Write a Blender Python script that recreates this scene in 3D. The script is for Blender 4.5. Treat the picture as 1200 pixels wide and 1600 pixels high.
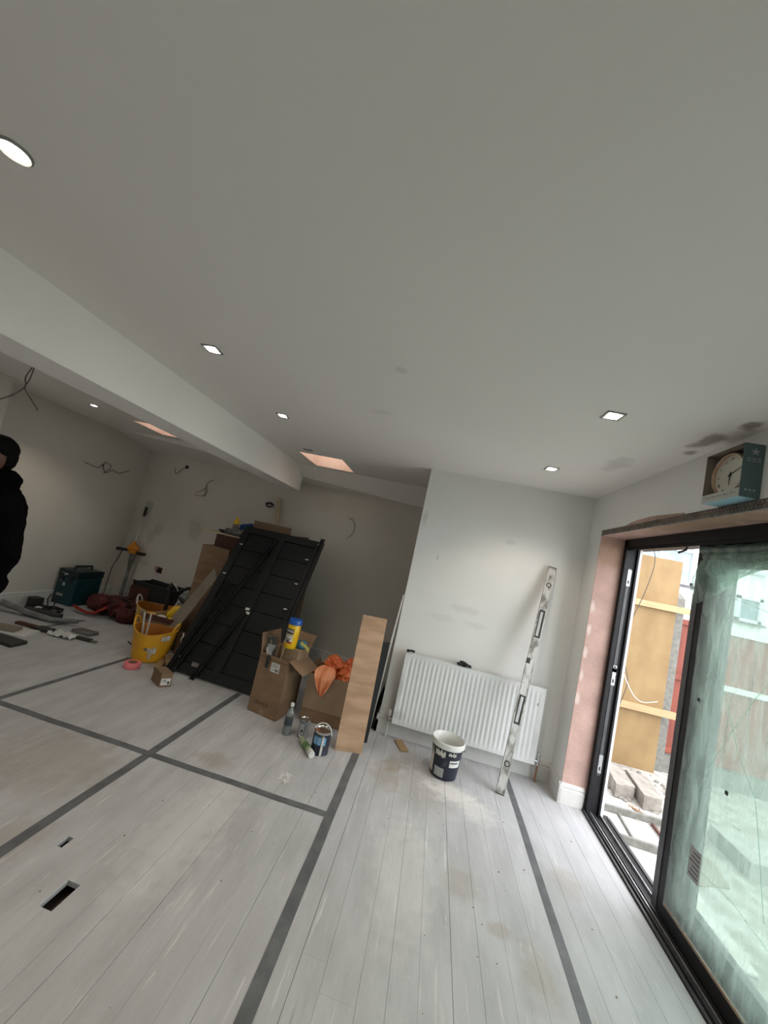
import bpy, bmesh, math, random
from mathutils import Vector, Matrix, noise
random.seed(7)
PI = math.pi
scene = bpy.context.scene
C = scene.collection
for o in list(bpy.data.objects): bpy.data.objects.remove(o)

# ---------------------------------------------------------------- camera
CAM_Z = 1.57
F_PX = 601.0                                   # focal length for a 1200x1600 frame
RC = Matrix(((0.967247, 0.198999, -0.157636), (0.134086, 0.130815, 0.982297), (0.216092, -0.971264, 0.099849)))
yv = Vector((82, 80, 601)).normalized()
hv = Vector((math.cos(math.atan(.2227)), math.sin(math.atan(.2227)), 0))
zv = yv.cross(hv).normalized()
if zv.y > 0: zv = -zv
xv = yv.cross(zv).normalized()
if xv.x < 0: xv = -xv
RC = Matrix((xv, yv, zv))
cd = bpy.data.cameras.new('camera'); cam = bpy.data.objects.new('camera', cd); C.objects.link(cam)
cd.sensor_fit = 'VERTICAL'; cd.sensor_height = 24; cd.lens = F_PX / 1600 * 24
cd.clip_start = .02; cd.clip_end = 200
M3 = Matrix((RC @ Vector((1, 0, 0)), RC @ Vector((0, -1, 0)), RC @ Vector((0, 0, -1)))).transposed()
cam.matrix_world = Matrix.Translation((0, 0, CAM_Z)) @ M3.to_4x4()
scene.camera = cam

# ---------------------------------------------------------------- sky, exposure
w = bpy.data.worlds.new('overcast_sky'); scene.world = w; w.use_nodes = True
nt = w.node_tree; nt.nodes.clear()
wo = nt.nodes.new('ShaderNodeOutputWorld'); bg = nt.nodes.new('ShaderNodeBackground')
tc = nt.nodes.new('ShaderNodeTexCoord'); nz = nt.nodes.new('ShaderNodeTexNoise'); cr = nt.nodes.new('ShaderNodeValToRGB')
nz.inputs['Scale'].default_value = 2.5; nz.inputs['Detail'].default_value = 4
cr.color_ramp.elements[0].color = (.86, .92, 1, 1); cr.color_ramp.elements[1].color = (1, 1, 1, 1)
nt.links.new(tc.outputs['Generated'], nz.inputs['Vector']); nt.links.new(nz.outputs['Fac'], cr.inputs['Fac'])
nt.links.new(cr.outputs['Color'], bg.inputs['Color']); nt.links.new(bg.outputs['Background'], wo.inputs['Surface'])
bg.inputs['Strength'].default_value = 5.0
vs = scene.view_settings
scene.display_settings.display_device = 'sRGB'
vs.view_transform = 'Standard'; vs.look = 'None'; vs.gamma = 1; vs.use_curve_mapping = False
vs.exposure = 0.50

YFR0 = -2.3
# portal for the glazed opening (gives no light itself, only guides sampling of the sky)
def portal(name, loc, rot, sx, sy):
    l = bpy.data.lights.new(name, 'AREA'); l.shape = 'RECTANGLE'; l.size = sx; l.size_y = sy
    l.cycles.is_portal = True
    o = bpy.data.objects.new(name, l); C.objects.link(o); o.location = loc; o.rotation_euler = rot
    return o
portal('window_portal', (-3.5, YFR0 - .22, 1.6), (PI/2, 0, 0), 1.2, 1.0)  # sampling guide for the added window behind the camera
portal('door_portal', (1.64, 1.76, 1.02), (0, PI/2, 0), 2.1, 3.25)

# ---------------------------------------------------------------- materials
def mat(name, col, rough=.6, col2=None, scale=6, detail=5, stretch=(1, 1, 1), metal=0, bump=0, bscale=None, contrast=(.35, .65),
        vary=0, spec=None, trans=0, alpha=1, emit=None, estr=0, coords='Object'):
    m = bpy.data.materials.new(name); m.use_nodes = True
    t = m.node_tree; b = t.nodes['Principled BSDF']
    b.inputs['Roughness'].default_value = rough; b.inputs['Metallic'].default_value = metal
    b.inputs['Base Color'].default_value = (*col, 1)
    if spec is not None: b.inputs['Specular IOR Level'].default_value = spec
    if trans: b.inputs['Transmission Weight'].default_value = trans
    if emit: b.inputs['Emission Color'].default_value = (*emit, 1); b.inputs['Emission Strength'].default_value = estr
    tcn = t.nodes.new('ShaderNodeTexCoord'); mp = t.nodes.new('ShaderNodeMapping')
    mp.inputs['Scale'].default_value = stretch
    t.links.new(tcn.outputs[coords], mp.inputs['Vector'])
    n = t.nodes.new('ShaderNodeTexNoise'); n.inputs['Scale'].default_value = scale; n.inputs['Detail'].default_value = detail
    t.links.new(mp.outputs['Vector'], n.inputs['Vector'])
    r = t.nodes.new('ShaderNodeValToRGB')
    r.color_ramp.elements[0].position = contrast[0]; r.color_ramp.elements[1].position = contrast[1]
    c2 = col2 if col2 else tuple(c * .88 for c in col)
    r.color_ramp.elements[0].color = (*c2, 1); r.color_ramp.elements[1].color = (*col, 1)
    t.links.new(n.outputs['Fac'], r.inputs['Fac'])
    src = r.outputs['Color']
    if vary:
        oi = t.nodes.new('ShaderNodeObjectInfo'); mr = t.nodes.new('ShaderNodeMapRange')
        mr.inputs['To Min'].default_value = 1 - vary; mr.inputs['To Max'].default_value = 1 + vary * .6
        t.links.new(oi.outputs['Random'], mr.inputs['Value'])
        mx = t.nodes.new('ShaderNodeVectorMath'); mx.operation = 'SCALE'
        t.links.new(src, mx.inputs[0]); t.links.new(mr.outputs['Result'], mx.inputs['Scale']); src = mx.outputs['Vector']
    t.links.new(src, b.inputs['Base Color'])
    if bump:
        n2 = t.nodes.new('ShaderNodeTexNoise'); n2.inputs['Scale'].default_value = bscale or scale * 4; n2.inputs['Detail'].default_value = 6
        t.links.new(mp.outputs['Vector'], n2.inputs['Vector'])
        bp = t.nodes.new('ShaderNodeBump'); bp.inputs['Strength'].default_value = bump; bp.inputs['Distance'].default_value = .01
        t.links.new(n2.outputs['Fac'], bp.inputs['Height']); t.links.new(bp.outputs['Normal'], b.inputs['Normal'])
    m['src'] = 1
    return m

def add_spots(m, spots, col, world=True):
    """stains with a shape and place of their own: list of (x,y,z,radius_x,radius_y,radius_z,strength)"""
    t = m.node_tree; b = t.nodes['Principled BSDF']
    base = b.inputs['Base Color'].links[0].from_socket
    geo = t.nodes.new('ShaderNodeNewGeometry')
    nn = t.nodes.new('ShaderNodeTexNoise'); nn.inputs['Scale'].default_value = 14; nn.inputs['Detail'].default_value = 6
    t.links.new(geo.outputs['Position'], nn.inputs['Vector'])
    for (x, y, z, rx, ry, rz, s) in spots:
        sb = t.nodes.new('ShaderNodeVectorMath'); sb.operation = 'SUBTRACT'; sb.inputs[1].default_value = (x, y, z)
        dv = t.nodes.new('ShaderNodeVectorMath'); dv.operation = 'DIVIDE'; dv.inputs[1].default_value = (rx, ry, rz)
        ln = t.nodes.new('ShaderNodeVectorMath'); ln.operation = 'LENGTH'
        t.links.new(geo.outputs['Position'], sb.inputs[0]); t.links.new(sb.outputs[0], dv.inputs[0]); t.links.new(dv.outputs[0], ln.inputs[0])
        ad = t.nodes.new('ShaderNodeMath'); ad.operation = 'MULTIPLY_ADD'; ad.inputs[1].default_value = 1.6
        t.links.new(nn.outputs['Fac'], ad.inputs[0]); t.links.new(ln.outputs['Value'], ad.inputs[2])
        mr = t.nodes.new('ShaderNodeMapRange'); mr.inputs['From Min'].default_value = 1.25; mr.inputs['From Max'].default_value = 1.85
        mr.inputs['To Min'].default_value = s; mr.inputs['To Max'].default_value = 0
        t.links.new(ad.outputs[0], mr.inputs['Value'])
        mx = t.nodes.new('ShaderNodeMix'); mx.data_type = 'RGBA'
        t.links.new(mr.outputs['Result'], mx.inputs['Factor']); t.links.new(base, mx.inputs['A']); mx.inputs['B'].default_value = (*col, 1)
        base = mx.outputs['Result']
    t.links.new(base, b.inputs['Base Color'])

def film_mat(name, tint, milky, amount, streak=True):
    m = bpy.data.materials.new(name); m.use_nodes = True; t = m.node_tree; t.nodes.clear()
    out = t.nodes.new('ShaderNodeOutputMaterial'); tr = t.nodes.new('ShaderNodeBsdfTransparent'); tr.inputs['Color'].default_value = (*tint, 1)
    df = t.nodes.new('ShaderNodeBsdfDiffuse'); df.inputs['Color'].default_value = (*milky, 1)
    tl = t.nodes.new('ShaderNodeBsdfTranslucent'); tl.inputs['Color'].default_value = (*milky, 1)
    gl = t.nodes.new('ShaderNodeBsdfGlossy'); gl.inputs['Roughness'].default_value = .12
    a = t.nodes.new('ShaderNodeMixShader'); a.inputs[0].default_value = .6
    t.links.new(df.outputs[0], a.inputs[1]); t.links.new(tl.outputs[0], a.inputs[2])
    mx = t.nodes.new('ShaderNodeMixShader'); t.links.new(tr.outputs[0], mx.inputs[1]); t.links.new(a.outputs[0], mx.inputs[2])
    if streak:
        tcn = t.nodes.new('ShaderNodeTexCoord'); mp = t.nodes.new('ShaderNodeMapping'); mp.inputs['Scale'].default_value = (1, 7, 1.6); mp.inputs['Rotation'].default_value = (.25, 0, 0)
        n = t.nodes.new('ShaderNodeTexNoise'); n.inputs['Scale'].default_value = 3; n.inputs['Detail'].default_value = 8; n.inputs['Distortion'].default_value = .6
        r = t.nodes.new('ShaderNodeMapRange'); r.inputs['From Min'].default_value = .35; r.inputs['From Max'].default_value = .75
        r.inputs['To Min'].default_value = amount * .7; r.inputs['To Max'].default_value = min(1, amount * 1.7)
        t.links.new(tcn.outputs['Object'], mp.inputs[0]); t.links.new(mp.outputs[0], n.inputs['Vector']); t.links.new(n.outputs['Fac'], r.inputs['Value'])
        t.links.new(r.outputs[0], mx.inputs[0])
    else: mx.inputs[0].default_value = amount
    m2 = t.nodes.new('ShaderNodeMixShader'); m2.inputs[0].default_value = .05
    t.links.new(mx.outputs[0], m2.inputs[1]); t.links.new(gl.outputs[0], m2.inputs[2])
    t.links.new(m2.outputs[0], out.inputs['Surface'])
    return m

M = {}
M['wall'] = mat('painted_plaster', (.76, .75, .73), .8, (.71, .70, .68), 1.6, 6, bump=.06, bscale=30)
M['wall2'] = mat('mist_coated_plaster', (.62, .58, .525), .85, (.57, .535, .48), 1.3, 6, bump=.06, bscale=30)
M['ceil'] = mat('ceiling_paint', (.86, .83, .80), .75, (.84, .81, .78), 1.2, 4, bump=.03, bscale=25)
M['beam'] = mat('beam_paint', (.92, .90, .87), .8, (.90, .88, .85), 1.5, 4, bump=.03, bscale=25)
M['pink'] = mat('raw_pink_plaster', (.50, .335, .285), .9, (.38, .25, .215), 5, 8, bump=.35, bscale=40)
M['brown'] = mat('brown_plaster', (.36, .25, .18), .9, (.27, .17, .12), 6, 8, bump=.3, bscale=40)
M['shaft'] = mat('skylight_plaster', (.78, .54, .43), .9, (.70, .46, .36), 4, 6)
M['skirt'] = mat('skirting_primer', (.62, .61, .59), .55, (.55, .54, .52), 8, 5)
M['floor'] = mat('floor_paint', (.455, .452, .470), .6, (.365, .362, .372), 4.5, 9, stretch=(2.0, .6, 1), bump=.22, bscale=16, vary=.03, contrast=(.3, .68))
def scratches(m):
    t = m.node_tree; b = t.nodes['Principled BSDF']; base = b.inputs['Base Color'].links[0].from_socket
    geo = t.nodes.new('ShaderNodeNewGeometry')
    for sx, sc, lo, hi, col, off in ((9, 5, .60, .70, (.62, .61, .60), 0), (14, 4, .63, .72, (.22, .215, .21), 9), (5, 9, .64, .70, (.60, .59, .58), 20)):
        mp = t.nodes.new('ShaderNodeMapping'); mp.inputs['Scale'].default_value = (sx, .5, 1); mp.inputs['Location'].default_value = (off, off, 0); mp.inputs['Rotation'].default_value = (0, 0, .02)
        n = t.nodes.new('ShaderNodeTexNoise'); n.inputs['Scale'].default_value = sc; n.inputs['Detail'].default_value = 8; n.inputs['Roughness'].default_value = .62
        mr = t.nodes.new('ShaderNodeMapRange'); mr.inputs['From Min'].default_value = lo; mr.inputs['From Max'].default_value = hi; mr.inputs['To Max'].default_value = .7
        mx = t.nodes.new('ShaderNodeMix'); mx.data_type = 'RGBA'; mx.inputs['B'].default_value = (*col, 1)
        t.links.new(geo.outputs['Position'], mp.inputs[0]); t.links.new(mp.outputs[0], n.inputs['Vector']); t.links.new(n.outputs['Fac'], mr.inputs['Value'])
        t.links.new(mr.outputs[0], mx.inputs['Factor']); t.links.new(base, mx.inputs['A']); base = mx.outputs['Result']
    t.links.new(base, b.inputs['Base Color'])
scratches(M['floor'])
M['under'] = mat('subfloor_dirt', (.035, .03, .025), .95, (.01, .01, .008), 9, 8, bump=.4)
M['raw_edge'] = mat('cut_board_edge', (.30, .20, .13), .8)
M['tape'] = mat('grey_floor_tape', (.135, .14, .148), .5, (.085, .09, .097), 12, 8, contrast=(.35, .7))
M['black'] = mat('black_aluminium', (.010, .0105, .0115), .45, spec=.2, col2=(.016, .016, .018), scale=20) if 1 else mat('x', (.012, .0125, .014), .38, (.018, .018, .02), 20, 4)
M['dgrey'] = mat('dark_grey_aluminium', (.055, .057, .062), .4, (.035, .036, .04), 14, 4)
M['steel'] = mat('galvanised_steel', (.42, .43, .44), .4, (.25, .26, .27), 30, 6, metal=.6)
M['chrome'] = mat('chrome', (.7, .7, .7), .18, (.55, .55, .55), 20, 3, metal=1)
M['copper'] = mat('copper_pipe', (.36, .17, .11), .5, (.28, .13, .08), 20, 3, metal=.5)
M['rad'] = mat('radiator_enamel', (.67, .675, .67), .4, (.62, .625, .62), 5, 6)
M['radgrime'] = mat('grimy_enamel', (.66, .65, .63), .5, (.35, .34, .32), 16, 8, contrast=(.35, .55))
M['ply'] = mat('plywood_leaning_board', (.47, .30, .19), .65, (.33, .20, .12), 5, 7, stretch=(.6, 1, 3.2))
M['plyout'] = mat('yellow_shuttering_ply', (.225, .145, .06), .7, (.175, .105, .04), 4, 8, stretch=(1, 1, .7))
M['batten'] = mat('pale_softwood', (.36, .25, .13), .7, (.30, .20, .10), 8, 6, stretch=(.6, 4, 8))
M['stud'] = mat('pale_planed_pine', (.52, .40, .27), .7, (.44, .33, .21), 8, 6, stretch=(5, 5, .4))
M['red'] = mat('red_stained_fence', (.20, .045, .025), .7, (.14, .03, .018), 6, 6, stretch=(5, 5, .5), vary=.15)
M['conc'] = mat('weathered_concrete', (.17, .165, .15), .9, (.12, .115, .10), 22, 8, bump=.3)
M['conc2'] = mat('pale_concrete', (.36, .35, .33), .9, (.26, .25, .235), 12, 8, bump=.3)
M['stone'] = mat('dusty_stone', (.27, .245, .215), .9, (.18, .155, .13), 14, 8, bump=.5)
M['ground'] = mat('pale_dusty_ground', (.40, .39, .365), .95, (.22, .20, .175), 9, 9, bump=.4, bscale=60)
M['whiteboard'] = mat('dusty_white_board', (.52, .50, .48), .7, (.42, .40, .36), 7, 7)
M['render'] = mat('white_render', (.66, .665, .67), .8, (.63, .635, .64), 3, 4)
M['upvc'] = mat('white_upvc', (.55, .58, .62), .35)
M['winglass'] = mat('window_glass_dark', (.20, .25, .29), .1, (.14, .18, .21), 3, 3)
M['kraft'] = mat('brown_cardboard', (.235, .145, .085), .8, (.195, .118, .068), 5, 5, stretch=(1, 1, 3), vary=.08)
M['kraft2'] = mat('light_cardboard', (.30, .205, .13), .8, (.25, .165, .10), 5, 5)
M['kraftgrey'] = mat('greyed_cardboard', (.235, .20, .16), .85, (.19, .155, .12), 5, 6)
M['kraftin'] = mat('cardboard_inside', (.15, .09, .05), .85)
M['label'] = mat('paper_label', (.62, .61, .59), .6)
M['ink'] = mat('black_print', (.02, .018, .016), .6)
M['inkbrown'] = mat('brown_print', (.07, .04, .022), .7)
M['doorblack'] = mat('black_door_skin', (.007, .008, .0085), .5, spec=.25, col2=(.013, .014, .015), scale=3, detail=7, contrast=(.4, .75)) if 1 else mat('x', (.010, .0115, .012), .42, (.022, .024, .025), 3, 7, stretch=(1, 1, 1), contrast=(.4, .75))
M['doorframe'] = mat('black_door_frame', (.009, .0095, .010), .4, spec=.3, col2=(.014, .015, .015), scale=5) if 1 else mat('x', (.012, .013, .0135), .34, (.02, .021, .021), 5, 5)
M['yellow'] = mat('yellow_rubber', (.72, .36, .015), .45, (.62, .29, .012), 4, 5)
M['yellowdirty'] = mat('plastery_yellow_rubber', (.62, .31, .02), .6, (.45, .36, .22), 11, 8, contrast=(.42, .6))
M['orangein'] = mat('orange_rubber_inside', (.42, .15, .015), .6)
M['splash'] = mat('dried_plaster_splash', (.60, .57, .53), .8, (.45, .42, .38), 20, 5)
M['pinktape'] = mat('pink_tape', (.80, .20, .22), .4)
M['pinktape_side'] = mat('pink_tape_side', (.62, .16, .19), .6)
M['navy'] = mat('navy_bucket_print', (.006, .008, .022), .4, (.10, .10, .11), 9, 8, contrast=(.28, .42))
M['whiteplastic'] = mat('white_plastic', (.68, .67, .65), .4, (.58, .57, .54), 8, 7)
M['limewash'] = mat('dried_paint_inside', (.56, .55, .53), .5, (.48, .47, .44), 10, 7)
M['blue'] = mat('light_blue_label', (.13, .33, .56), .45, (.10, .27, .48), 9)
M['wipeblue'] = mat('blue_lid', (.012, .09, .42), .3)
M['wipeyellow'] = mat('yellow_tub', (.80, .48, .005), .35)
M['orangebag'] = mat('orange_film_bag', (.80, .20, .06), .35, (.62, .12, .03), 9, 5, trans=.15)
M['palebag'] = mat('peach_film_bag', (.88, .37, .20), .35, (.80, .27, .12), 9, 5, trans=.1)
M['green'] = mat('pale_green_tube', (.33, .40, .27), .45, (.26, .33, .20), 9)
M['greenlab'] = mat('green_band', (.11, .20, .08), .5)
M['pet'] = mat('clear_plastic', (.75, .78, .80), .08, trans=.92)
M['water'] = mat('bottle_label_dark', (.05, .06, .07), .3)
M['can'] = mat('grey_can_label', (.20, .20, .20), .45, (.12, .12, .12), 14)
M['rag'] = mat('black_rag', (.012, .012, .012), .9, bump=.5)
M['alu'] = mat('dusty_aluminium', (.56, .55, .53), .45, (.20, .185, .165), 26, 10, stretch=(1, .5, 1), metal=.2, contrast=(.38, .56))
M['aludark'] = mat('level_insert_dark', (.035, .033, .03), .5)
M['vial'] = mat('vial_yellow', (.42, .40, .16), .15)
M['teal'] = mat('teal_plastic', (.006, .045, .058), .4, (.004, .03, .04), 5)
M['tealdark'] = mat('dark_teal_plastic', (.004, .016, .02), .4)
M['redbag'] = mat('dark_red_fabric', (.09, .008, .008), .75, (.03, .004, .004), 8, 6)
M['redtrim'] = mat('bright_red_edge', (.36, .025, .012), .6, (.25, .015, .01), 8, 6)
M['orange'] = mat('orange_tool_body', (.60, .23, .012), .45, (.5, .17, .01), 9, 4)
M['rubber'] = mat('black_rubber', (.010, .010, .010), .55)
M['dirtysteel'] = mat('plaster_caked_steel', (.20, .19, .17), .6, (.09, .085, .075), 25, 6, metal=.3)
M['olive'] = mat('olive_green_plastic', (.07, .10, .02), .5)
M['greyplastic'] = mat('pale_grey_plastic', (.36, .37, .37), .5)
M['maroon'] = mat('maroon_board', (.075, .022, .014), .7)
M['skin'] = mat('skin', (.12, .055, .034), .55, (.10, .045, .028), 12)
M['hair'] = mat('black_hair', (.004, .0035, .0035), .7, spec=.1, bump=.5, bscale=120)
M['cloth'] = mat('black_cotton', (.0025, .0025, .0028), .95, bump=.2, bscale=60, spec=.03)
M['eye'] = mat('eye_white', (.45, .43, .41), .3)
M['cable'] = mat('grey_cable_sheath', (.13, .12, .11), .6)
M['cabledark'] = mat('dark_cable_sheath', (.03, .028, .026), .6)
M['wirewhite'] = mat('white_wire', (.60, .58, .54), .5)
M['bluesack'] = mat('blue_sack', (.008, .06, .22), .55, bump=.4)
M['greysack'] = mat('grey_film_sack', (.20, .19, .185), .5, (.10, .095, .09), 9, 6, bump=.5)
M['clockbox'] = mat('teal_grey_carton', (.085, .135, .14), .6, (.075, .12, .125), 4)
M['clocklight'] = mat('pale_carton', (.46, .46, .42), .6)
M['clockblue'] = mat('pale_blue_carton', (.25, .42, .50), .6)
M['clockface'] = mat('cream_clock_face', (.56, .55, .47), .5)
M['rosegold'] = mat('rose_gold', (.75, .55, .42), .25, metal=.8)
M['star'] = mat('pale_star_print', (.32, .34, .36), .6)
M['bezel'] = mat('downlight_bezel', (.34, .34, .33), .35, metal=.4)
M['lamp'] = mat('lit_lamp', (1, 1, 1), .5, emit=(1, .93, .80), estr=30)
M['glass'] = film_mat('pane_glass', (.89, .925, .905), (.7, .8, .76), .03, False)
M['film'] = film_mat('green_protective_film', (.82, .875, .85), (.56, .64, .60), .31)
M['foldfilm'] = film_mat('crumpled_clear_film', (.78, .87, .82), (.50, .63, .56), .62)
M['curtain_grey'] = mat('grey_cladding', (.36, .36, .35), .8, (.28, .28, .27), 8)
M['greyrail'] = mat('pale_painted_rail', (.60, .60, .58), .7)

# ---------------------------------------------------------------- geometry helpers
class G:
    """collects vertices and faces of one mesh"""
    def __init__(s): s.v = []; s.f = []
    def add(s, v, f, mtx=None):
        b = len(s.v)
        s.v += [(mtx @ Vector(p)) if mtx else Vector(p) for p in v]
        s.f += [tuple(b + i for i in q) for q in f]
        return s
    def box(s, x0, x1, y0, y1, z0, z1, mtx=None):
        v = [(x0, y0, z0), (x1, y0, z0), (x1, y1, z0), (x0, y1, z0), (x0, y0, z1), (x1, y0, z1), (x1, y1, z1), (x0, y1, z1)]
        return s.add(v, [(0, 3, 2, 1), (4, 5, 6, 7), (0, 1, 5, 4), (1, 2, 6, 5), (2, 3, 7, 6), (3, 0, 4, 7)], mtx)
    def lathe(s, prof, n=28, mtx=None, closed=False):
        v = []; f = []
        for (r, z) in prof:
            for k in range(n):
                a = 2 * PI * k / n; v.append((r * math.cos(a), r * math.sin(a), z))
        for i in range(len(prof) - 1):
            for k in range(n):
                k2 = (k + 1) % n; f.append((i * n + k, i * n + k2, (i + 1) * n + k2, (i + 1) * n + k))
        if not closed:
            f.append(tuple(range(n - 1, -1, -1))); f.append(tuple((len(prof) - 1) * n + k for k in range(n)))
        return s.add(v, f, mtx)
    def tube(s, pts, r, n=8):
        pts = [Vector(p) for p in pts]; v = []; f = []; up = None
        for i, p in enumerate(pts):
            d = (pts[min(i + 1, len(pts) - 1)] - pts[max(i - 1, 0)]).normalized()
            if up is None:
                up = d.orthogonal().normalized()
            else:
                up = (up - d * up.dot(d)); up = up.normalized() if up.length > 1e-6 else d.orthogonal().normalized()
            q = d.cross(up)
            rr = r[i] if isinstance(r, (list, tuple)) else r
            for k in range(n):
                a = 2 * PI * k / n; v.append(p + rr * (math.cos(a) * up + math.sin(a) * q))
        for i in range(len(pts) - 1):
            for k in range(n):
                k2 = (k + 1) % n; f.append((i * n + k, i * n + k2, (i + 1) * n + k2, (i + 1) * n + k))
        f.append(tuple(range(n - 1, -1, -1))); f.append(tuple((len(pts) - 1) * n + k for k in range(n)))
        return s.add(v, f)
    def prism(s, poly, z0, z1, mtx=None):
        n = len(poly)
        v = [(x, y, z0) for x, y in poly] + [(x, y, z1) for x, y in poly]
        f = [tuple(range(n - 1, -1, -1)), tuple(range(n, 2 * n))] + [(i, (i + 1) % n, n + (i + 1) % n, n + i) for i in range(n)]
        return s.add(v, f, mtx)
    def ball(s, c, r, n=14, m=9, mtx=None):
        rx, ry, rz = r if isinstance(r, (list, tuple)) else (r, r, r)
        v = [(c[0], c[1], c[2] - rz)]; f = []
        for i in range(1, m):
            t = PI * i / m - PI / 2
            for k in range(n):
                a = 2 * PI * k / n; v.append((c[0] + rx * math.cos(t) * math.cos(a), c[1] + ry * math.cos(t) * math.sin(a), c[2] + rz * math.sin(t)))
        v.append((c[0], c[1], c[2] + rz)); top = len(v) - 1
        for k in range(n):
            k2 = (k + 1) % n; f.append((0, 1 + k2, 1 + k)); b = 1 + (m - 2) * n; f.append((b + k, b + k2, top))
            for i in range(m - 2):
                f.append((1 + i * n + k, 1 + i * n + k2, 1 + (i + 1) * n + k2, 1 + (i + 1) * n + k))
        return s.add(v, f, mtx)
    def capsule(s, a, ra, b, rb, n=14):
        a = Vector(a); b = Vector(b); d = b - a; L = d.length; dn = d.normalized()
        pts = []; rs = []
        for t in (-.98, -.8, -.5, 0): pts.append(a + dn * ra * t); rs.append(ra * math.sqrt(1 - t * t))
        for t in (0, .5, .8, .98): pts.append(b + dn * rb * t); rs.append(rb * math.sqrt(1 - t * t))
        return s.tube(pts, rs, n)
    def crumple(s, amp, sc=10, seed=0):
        for i, p in enumerate(s.v):
            d = noise.noise_vector(p * sc + Vector((seed, seed * 2, 0))); s.v[i] = p + d * amp
        return s
    def slab(s, a, b, c, d, th):
        """thin slab from 4 corners, thickness to the side opposite the normal"""
        a, b, c, d = map(Vector, (a, b, c, d)); n = (b - a).cross(d - a).normalized() * th
        return s.add([a, b, c, d, a - n, b - n, c - n, d - n], [(0, 1, 2, 3), (7, 6, 5, 4), (0, 4, 5, 1), (1, 5, 6, 2), (2, 6, 7, 3), (3, 7, 4, 0)])

def link(name, g, m, parent=None, smooth=False, bevel=0, sub=0, kind=None, off=None):
    me = bpy.data.meshes.new(name)
    off = Vector(off) if off else Vector((0, 0, 0))
    me.from_pydata([tuple(p - off) for p in g.v], [], g.f); me.validate()
    bm = bmesh.new(); bm.from_mesh(me)
    bmesh.ops.recalc_face_normals(bm, faces=bm.faces)
    if bevel:
        bmesh.ops.remove_doubles(bm, verts=bm.verts, dist=1e-6)
        ed = [e for e in bm.edges if len(e.link_faces) == 2 and e.calc_face_angle(0) > .6]
        bmesh.ops.bevel(bm, geom=ed, offset=bevel, segments=2, profile=.6, affect='EDGES', clamp_overlap=True)
    bm.to_mesh(me); bm.free()
    me.materials.append(m)
    if smooth:
        for p in me.polygons: p.use_smooth = True
        try: me.set_sharp_from_angle(angle=.7)
        except Exception: pass
    o = bpy.data.objects.new(name, me); C.objects.link(o)
    if parent: o.parent = parent
    if kind: o['kind'] = kind
    return o

def thing(name, label, cat, loc=(0, 0, 0), rot=(0, 0, 0), group=None):
    o = bpy.data.objects.new(name, None); C.objects.link(o); o.empty_display_size = .05
    o.location = loc; o.rotation_euler = rot; o['label'] = label; o['category'] = cat
    if group: o['group'] = group
    return o
def tag(o, label, cat, group=None):
    o['label'] = label; o['category'] = cat
    if group: o['group'] = group
    return o
def struct(name, g, m, parent=None, **k):
    o = link(name, g, m, parent, **k)
    if not parent: o['kind'] = 'structure'
    return o
def fuse(o, voxel, smooth_it=2):
    """make the joined shells of a mesh one continuous surface"""
    md = o.modifiers.new('r', 'REMESH'); md.mode = 'VOXEL'; md.voxel_size = voxel; md.use_smooth_shade = True
    if smooth_it:
        sm = o.modifiers.new('s', 'SMOOTH'); sm.factor = .5; sm.iterations = smooth_it
    dg = bpy.context.evaluated_depsgraph_get(); dg.update()
    me = bpy.data.meshes.new_from_object(o.evaluated_get(dg))
    mats = [mm for mm in o.data.materials]
    o.modifiers.clear(); o.data = me
    me.materials.clear()
    for mm in mats: me.materials.append(mm)
    for p in me.polygons: p.use_smooth = True
    return o
def crinkle(o, amp, sc, seed=0):
    me = o.data; nrm = [v.normal.copy() for v in me.vertices]
    for v in me.vertices:
        p = v.co * sc + Vector((seed, 0, 0)); r = (.5 - abs(noise.noise(p))) + .5 * (.5 - abs(noise.noise(p * 2.3)))
        v.co = v.co + nrm[v.index] * amp * (r - .35)
    return o
def copy_tree(o, parent=None):
    c = o.copy(); C.objects.link(c); c.parent = parent
    for ch in list(o.children): copy_tree(ch, c)
    return c
def frame_to(origin, xdir, ydir):
    x = Vector(xdir).normalized(); z = x.cross(Vector(ydir)).normalized(); y = z.cross(x)
    m = Matrix((x, y, z)).transposed().to_4x4(); m.translation = Vector(origin); return m
def text_mesh(body, size, mtx, name, m, parent, depth=.0006, bend_r=None, sx=1.0, spacing=1.0):
    cu = bpy.data.curves.new(name, 'FONT'); cu.body = body; cu.size = size; cu.align_x = 'CENTER'; cu.align_y = 'CENTER'; cu.extrude = depth
    cu.resolution_u = 3; cu.offset = size * .012; cu.space_character = spacing
    o = bpy.data.objects.new(name + '_tmp', cu); C.objects.link(o)
    dg = bpy.context.evaluated_depsgraph_get(); dg.update()
    me = bpy.data.meshes.new_from_object(o.evaluated_get(dg)); bpy.data.objects.remove(o)
    for v in me.vertices:
        p = v.co.copy(); p.x *= sx
        if bend_r:
            a = p.x / bend_r; p = Vector((math.sin(a) * (bend_r + p.z), p.y, math.cos(a) * (bend_r + p.z) - bend_r))
        v.co = mtx @ p
    me.materials.append(m)
    o = bpy.data.objects.new(name, me); C.objects.link(o); o.parent = parent
    return o

# room numbers
H = 2.44; XR = 1.265; XL = -4.80; YC = 3.63; XC = -.225
def yback(x): return 5.45 + (x + 4.8) * (4.95 - 5.45) / 4.6          # skewed rear wall line
def ztop(x): return 2.335 + (x + 4.8) * (2.225 - 2.335) / 4.6
YFR = -2.3                                                            # wall behind the camera
Y_OP0, Y_OP1, Z_OP = .15, 3.36, 2.09                                 # glazed opening in the right wall
TH = .20

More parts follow.
